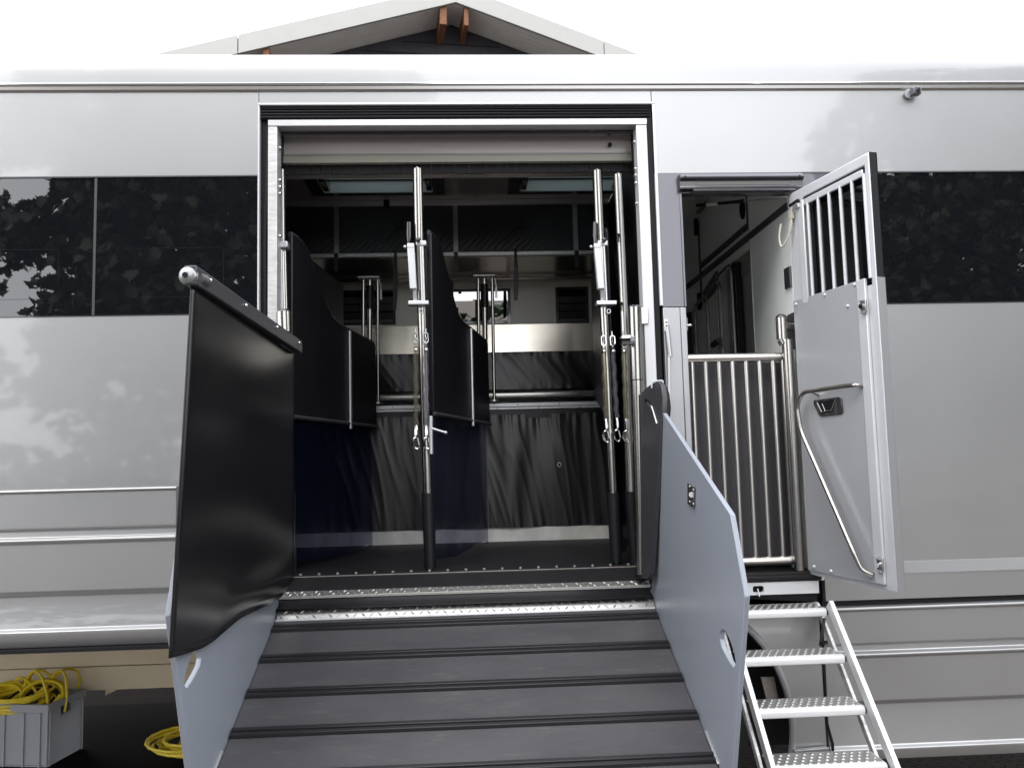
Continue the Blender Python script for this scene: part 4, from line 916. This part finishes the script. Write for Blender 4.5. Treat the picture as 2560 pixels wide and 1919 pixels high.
# strut bracket and beige cable loop at the top hinge corner
MB().obox(dp(.045, 3.05, .004), DU * .045, DN * .02, Vector((0, 0, .022))).build('strut_bracket', alu, door, bevel=.003)
MB().ball(dp(.085, 3.085, .02), .010, seg=10).tube([dp(.03, 3.075, .03), dp(.085, 3.085, .025)], .008, 8).build('strut_end', seal, door)
MB().tube(bez([dp(.015, 3.03, .012), dp(.018, 2.98, .02), dp(.0, 2.92, .03), dp(-.035, 2.88, .045), dp(-.045, 2.93, .05), dp(-.04, 3.0, .04)], 6), .0058, 8).build('door_cable', beige_cable, door)
MB().obox(dp(.0, 3.01, .003), DU * .03, DN * .018, Vector((0, 0, .05))).build('cable_socket', beige_cable, door, bevel=.003)

# ------------------------------------------------------------------ folding steps
steps = thing('folding_steps', (1.44, -0.5, 0), 'aluminium fold-out steps with dimpled treads below the entry door', 'steps')
SX0, SX1, n_tr = 1.205, 1.672, 6
stair_y = lambda k: -.150 - .170 * k
stair_z = lambda k: 1.080 - .177 * k
dim_me = None
for k in range(n_tr):
    y1, z1 = stair_y(k), stair_z(k)
    pts = [(0, y1 + .165, z1 - .006), (0, y1 + .165, z1), (0, y1 + .012, z1), (0, y1 + .003, z1 - .005), (0, y1, z1 - .015), (0, y1 + .003, z1 - .033), (0, y1 + .010, z1 - .038), (0, y1 + .02, z1 - .036), (0, y1 + .022, z1 - .010)]
    tr = MB().prism([(SX0, p[1], p[2]) for p in pts], (SX1 - SX0, 0, 0)).build('tread', step_alu, steps, bevel=.002)
    m = MB()
    for i in range(13):
        for j in range(4):
            cx = SX0 + .02 + (SX1 - SX0 - .04) * (i + .5 * (j % 2)) / 12.5; cy = y1 + .035 + .034 * j
            bmesh.ops.create_cone(m.bm, cap_ends=True, segments=7, radius1=.0115, radius2=.005, depth=.006, matrix=Matrix.Translation((cx, cy, z1 + .003)))
    m.build('tread_dimples', plate_alu, tr, kind='stuff', ang=60)
    MB().box(SX0 + .005, SX1 - .005, y1 + .028, y1 + .16, z1, z1 + .0008).build('tread_plate', plate_alu, tr, smooth=False)
    for xx in (SX0 - .001, SX1 + .001): MB().tube([(xx - .006, y1 + .02, z1 - .02), (xx + .006, y1 + .02, z1 - .02)], .016, 12).build('end_cap', seal, tr)
dirv = Vector((0, stair_y(5) - stair_y(0), stair_z(5) - stair_z(0))).normalized(); nv_ = Vector((0, -dirv.z, dirv.y)).normalized()
if nv_.z < 0: nv_ = -nv_
for sx, xx in ((-1, SX0 - .031), (1, SX1 + .009)):
    p0 = Vector((xx, stair_y(0) + .01, stair_z(0) + .022))
    MB().obox(p0 - nv_ * .024, Vector((.022, 0, 0)), dirv * 1.48, nv_ * .05).build('stringer', step_alu, steps, bevel=.003)
    p1 = Vector((xx + .004, stair_y(0) + .16, stair_z(0) - .008))
    MB().obox(p1 - nv_ * .02, Vector((.016, 0, 0)), dirv * 1.48, nv_ * .034).build('rear_stringer', alu_worn, steps, bevel=.003)
MB().tube([(SX1 + .0, stair_y(0) + .03, stair_z(0) - .05), (SX1 - .005, stair_y(0) + .09, stair_z(0) - .19)], .007, 8).build('fold_chain', joint, steps)
MB().ball((SX1 + .036, stair_y(0) - .03, stair_z(0) - .075), .009, seg=10).build('pivot_bolt', dull_steel, steps)
MB().tube([(SX1 + .02, stair_y(0) + .07, stair_z(0) - .17), (SX1 - .01, stair_y(0) + .06, stair_z(0) - .175)], .009, 8).build('pivot_bolt', seal, steps)

# ------------------------------------------------------------------ tether chains on the poles
def chain(ax, ay, bx_, by_, Y, sleeve, label, tilt=0.0, sl_top=748):
    A, B = at(ax, ay, Y), at(bx_, by_, Y)
    ch = thing('tether_chain', A, label, 'chain', 'tether chains hanging from the stall poles')
    d = (B - A); n = 17; Ld = d.length
    link = None
    for k in range(n):
        c = A + d * ((k + .5) / n); ln = Ld / n * .66
        pts = []
        for i in range(12):
            a = 2 * math.pi * i / 12; wx, wz = .0055 * math.cos(a), (ln - .0055) * (1 if math.sin(a) > 0 else -1) * .55 + .0055 * math.sin(a)
            pts.append(((wx, 0, wz) if k % 2 else (wx * .5, wx * .85, wz)))
        if k < 2:
            o = MB().tube([c + Vector(p) for p in pts], .0021, 5, closed=True).build('link', chrome, ch); 
            if k == 0: lk = [o, c]; 
            else: lk2 = [o, c]
        else:
            src, sc = lk if k % 2 == 0 else lk2
            o = src.copy(); COL.objects.link(o); o.parent = ch; o.location = c - sc
    s0 = A + d * .13
    if sleeve:
        path = [s0.lerp(B - d * .02, k / 24) for k in range(25)]
        MB().tube([p + Vector((.0025 * math.sin(k * 1.1), 0, 0)) for k, p in enumerate(path)], [.0125 + .0012 * math.sin(k * 2.2) for k in range(25)], 10, cap=False).build('hose_sleeve', sleeve, ch)
    # oval quick link at the top
    MB().tube([A + Vector((.012 * math.cos(a), -.012, .014 * (1 if math.sin(a) > 0 else -1) + .012 * math.sin(a) - .02)) for a in [2 * math.pi * k / 14 for k in range(14)]], .0034, 6, closed=True).build('quick_link', chrome, ch)
    MB().tube([A + Vector((0, 0, .0)), A + Vector((0, 0, .03))], .004, 6).build('top_shackle', alu, ch)
    MB().ball(s0 + Vector((.002, -.012, -.02)), .010, seg=10).build('hose_clip', chrome, ch)
    # snap hook
    MB().tube([B + Vector((0, 0, .01)), B - Vector((0, 0, .02)), B - Vector((0, 0, .045))], [.006, .010, .009], 10).build('swivel', chrome, ch)
    h = B - Vector((0, 0, .05))
    MB().tube(bez([h, h + Vector((-.016, 0, -.015)), h + Vector((-.014, 0, -.045)), h + Vector((.004, 0, -.06)), h + Vector((.015, 0, -.048))], 5), [.0065] * 12 + [.005] * 9, 8).build('snap_hook', chrome, ch)
    MB().tube([h + Vector((.006, 0, -.004)), h + Vector((.014, 0, -.04))], .003, 6).build('hook_gate', alu, ch)
chain(898, 722, 899, 922, .10, olive_sleeve, 'yellowed hose-covered chain hanging left of the central stall pole')
chain(920, 722, 922, 922, .10, violet_sleeve, 'greyish hose-covered chain hanging right of the central stall pole')
chain(1303, 728, 1309, 908, .08, olive_sleeve, 'olive hose-covered chain hanging just left of the right-hand latch pole')
chain(1322, 728, 1333, 906, .08, violet_sleeve, 'violet-grey hose-covered chain hanging just right of the right-hand latch pole')
chain(1346, 728, 1353, 908, .06, olive_sleeve, 'olive chain nearest the steel hinge post, rightmost of the tether chains')

# ------------------------------------------------------------------ crate with cables, second coil on the ground
bxs = thing('storage_crate', (-2.95, 1.45, 0), 'grey plastic stacking crate heaped with yellow cable under the truck', 'crate')
cN = atz(105, 1522, .385); cF = atz(187, 1486, .385)
eu = (cF - cN); eu.z = 0; ew = eu.length; eu.normalize(); ev = Vector((-eu.y, eu.x, 0))   # ev points left
if ev.x > 0: ev = -ev
LWc, HWc = .60, .385
def cp(a, b_, z): return Vector((cN.x, cN.y, 0)) + ev * a + eu * b_ + Vector((0, 0, z))
def cbox(name, a0, a1, b0, b1, z0, z1, bev=.003, mat=crate_m, parent=bxs):
    return MB().obox(cp(a0, b0, z0), ev * (a1 - a0), eu * (b1 - b0), Vector((0, 0, z1 - z0))).build(name, mat, parent, bevel=bev)
tk = .008
cbox('crate_side', .012, LWc - .012, .012, .012 + tk, .02, HWc - .04)
cbox('crate_side', .012, LWc - .012, ew - .012 - tk, ew - .012, .02, HWc - .04)
mh = lambda u, v: cp(.012, u, v)
MB().plate([(.02, .02), (ew - .02, .02), (ew - .02, HWc - .04), (.02, HWc - .04)], [[(ew * .36, HWc - .095), (ew * .62, HWc - .095), (ew * .62, HWc - .045), (ew * .36, HWc - .045)]], mh, ev * tk).build('crate_end', crate_m, bxs, smooth=False)
cbox('crate_end', LWc - .02, LWc - .012, .02, ew - .02, .02, HWc - .04)
cbox('crate_base', .012, LWc - .012, .012, ew - .012, .004, .018)
for b0, b1 in ((0, .020), (ew - .02, ew)): cbox('crate_rim', 0, LWc, b0, b1, HWc - .05, HWc, .004)
for a0, a1 in ((0, .020), (LWc - .02, LWc)): cbox('crate_rim', a0, a1, .0205, ew - .0205, HWc - .05 if a0 > .1 else HWc - .042, HWc, .004)
for a in (.06, .17, .30, .43, .54): cbox('crate_rib', a - .006, a + .006, .002, .0118, .01, HWc - .051, .001)
for b_ in (.03, ew - .03): cbox('crate_rib', .002, .0118, b_ - .006, b_ + .006, .01, HWc - .051, .001)
cbox('handle_rim', .001, .0118, ew * .33, ew * .65, HWc - .108, HWc - .098, .001)
cbox('crate_foot', .006, LWc - .006, .006, ew - .006, .0, .0038, 0)
cy = thing('yellow_cable', tuple(cp(.3, ew / 2, .3)), 'loose yellow cable coil heaped in the grey crate', 'cable', 'yellow power cables')
def coil(c, R, turns, hgt, rnd, r, squash=.8, tilt=0.0, rise=.0, n=20, mess=.22):
    pts = []
    for k in range(int(turns * n) + 1):
        a = 2 * math.pi * k / n; f = k / (turns * n)
        rr = R * (1 + mess * noise.noise(Vector((a * .35, rnd, 0))))
        x, y = rr * math.cos(a), rr * squash * math.sin(a)
        z = hgt * (.5 + .5 * noise.noise(Vector((a * .31, rnd + 9, 0)))) + rise * f
        v = Matrix.Rotation(tilt, 3, 'X') @ Vector((x, y, z))
        pts.append(c + v + Vector((.22 * mess * noise.noise(Vector((f * 5, rnd, 3))), .22 * mess * noise.noise(Vector((f * 5, 7, rnd))), 0)))
    return pts
MB().tube(coil(cp(.30, ew * .45, .30), .18, 8, .10, 1.3, .006, .75, .25, .09), .009, 8).build('cable_loops', yellow, cy)
MB().tube(coil(cp(.17, ew * .58, .36), .13, 5, .06, 4.1, .006, .8, 1.05, .06), .009, 8).build('cable_loops', yellow, cy)
MB().tube(coil(cp(.42, ew * .35, .34), .13, 5, .06, 8.1, .006, .9, .6, .05), .009, 8).build('cable_loops', yellow, cy)
MB().tube(bez([cp(.30, .10, .30), cp(.20, .2, .42), cp(.12, .3, .52), cp(.07, .36, .50), cp(.06, .38, .42), cp(.10, .36, .33)], 8), .009, 8).build('cable_loops', yellow, cy)
for k, (a_, b_, h_, w_) in enumerate(((.10, .20, .20, .10), (.20, .14, .22, .13), (.33, .22, .17, .12), (.26, .30, .20, .10))):
    cc = cp(a_, b_, .33); MB().tube([cc + ev * w_ * math.cos(t_) + eu * .05 * math.sin(t_ * 1.3 + k) + Vector((0, 0, h_ * max(-.15, math.sin(t_)))) for t_ in [math.pi * (1.15 * q / 26 - .08) for q in range(27)]], .009, 8).build('cable_loops', yellow, cy)
kb = MB().tube(coil(cp(.22, ew * .5, .32), .15, 3, .06, 6.6, .006, .7, .75, .05), .007, 8).build('black_cable', black_cable)
tag(kb, 'black cable loop tangled among the yellow cable in the crate', 'cable')
c2 = atz(404, 1634, 0)
yc = MB().tube(coil(c2 + Vector((.05, 0, .01)), .21, 10, .09, 2.7, .007, .8, .1, .08, mess=.85), .0095, 8).build('yellow_cable', yellow)
tag(yc, 'yellow cable coil lying on dark paving beside the left ramp board', 'cable', 'yellow power cables')
for o in scene.objects:
    if o.type == 'MESH' and o.parent is None and 'kind' not in o and 'category' not in o: print('UNTAGGED', o.name)
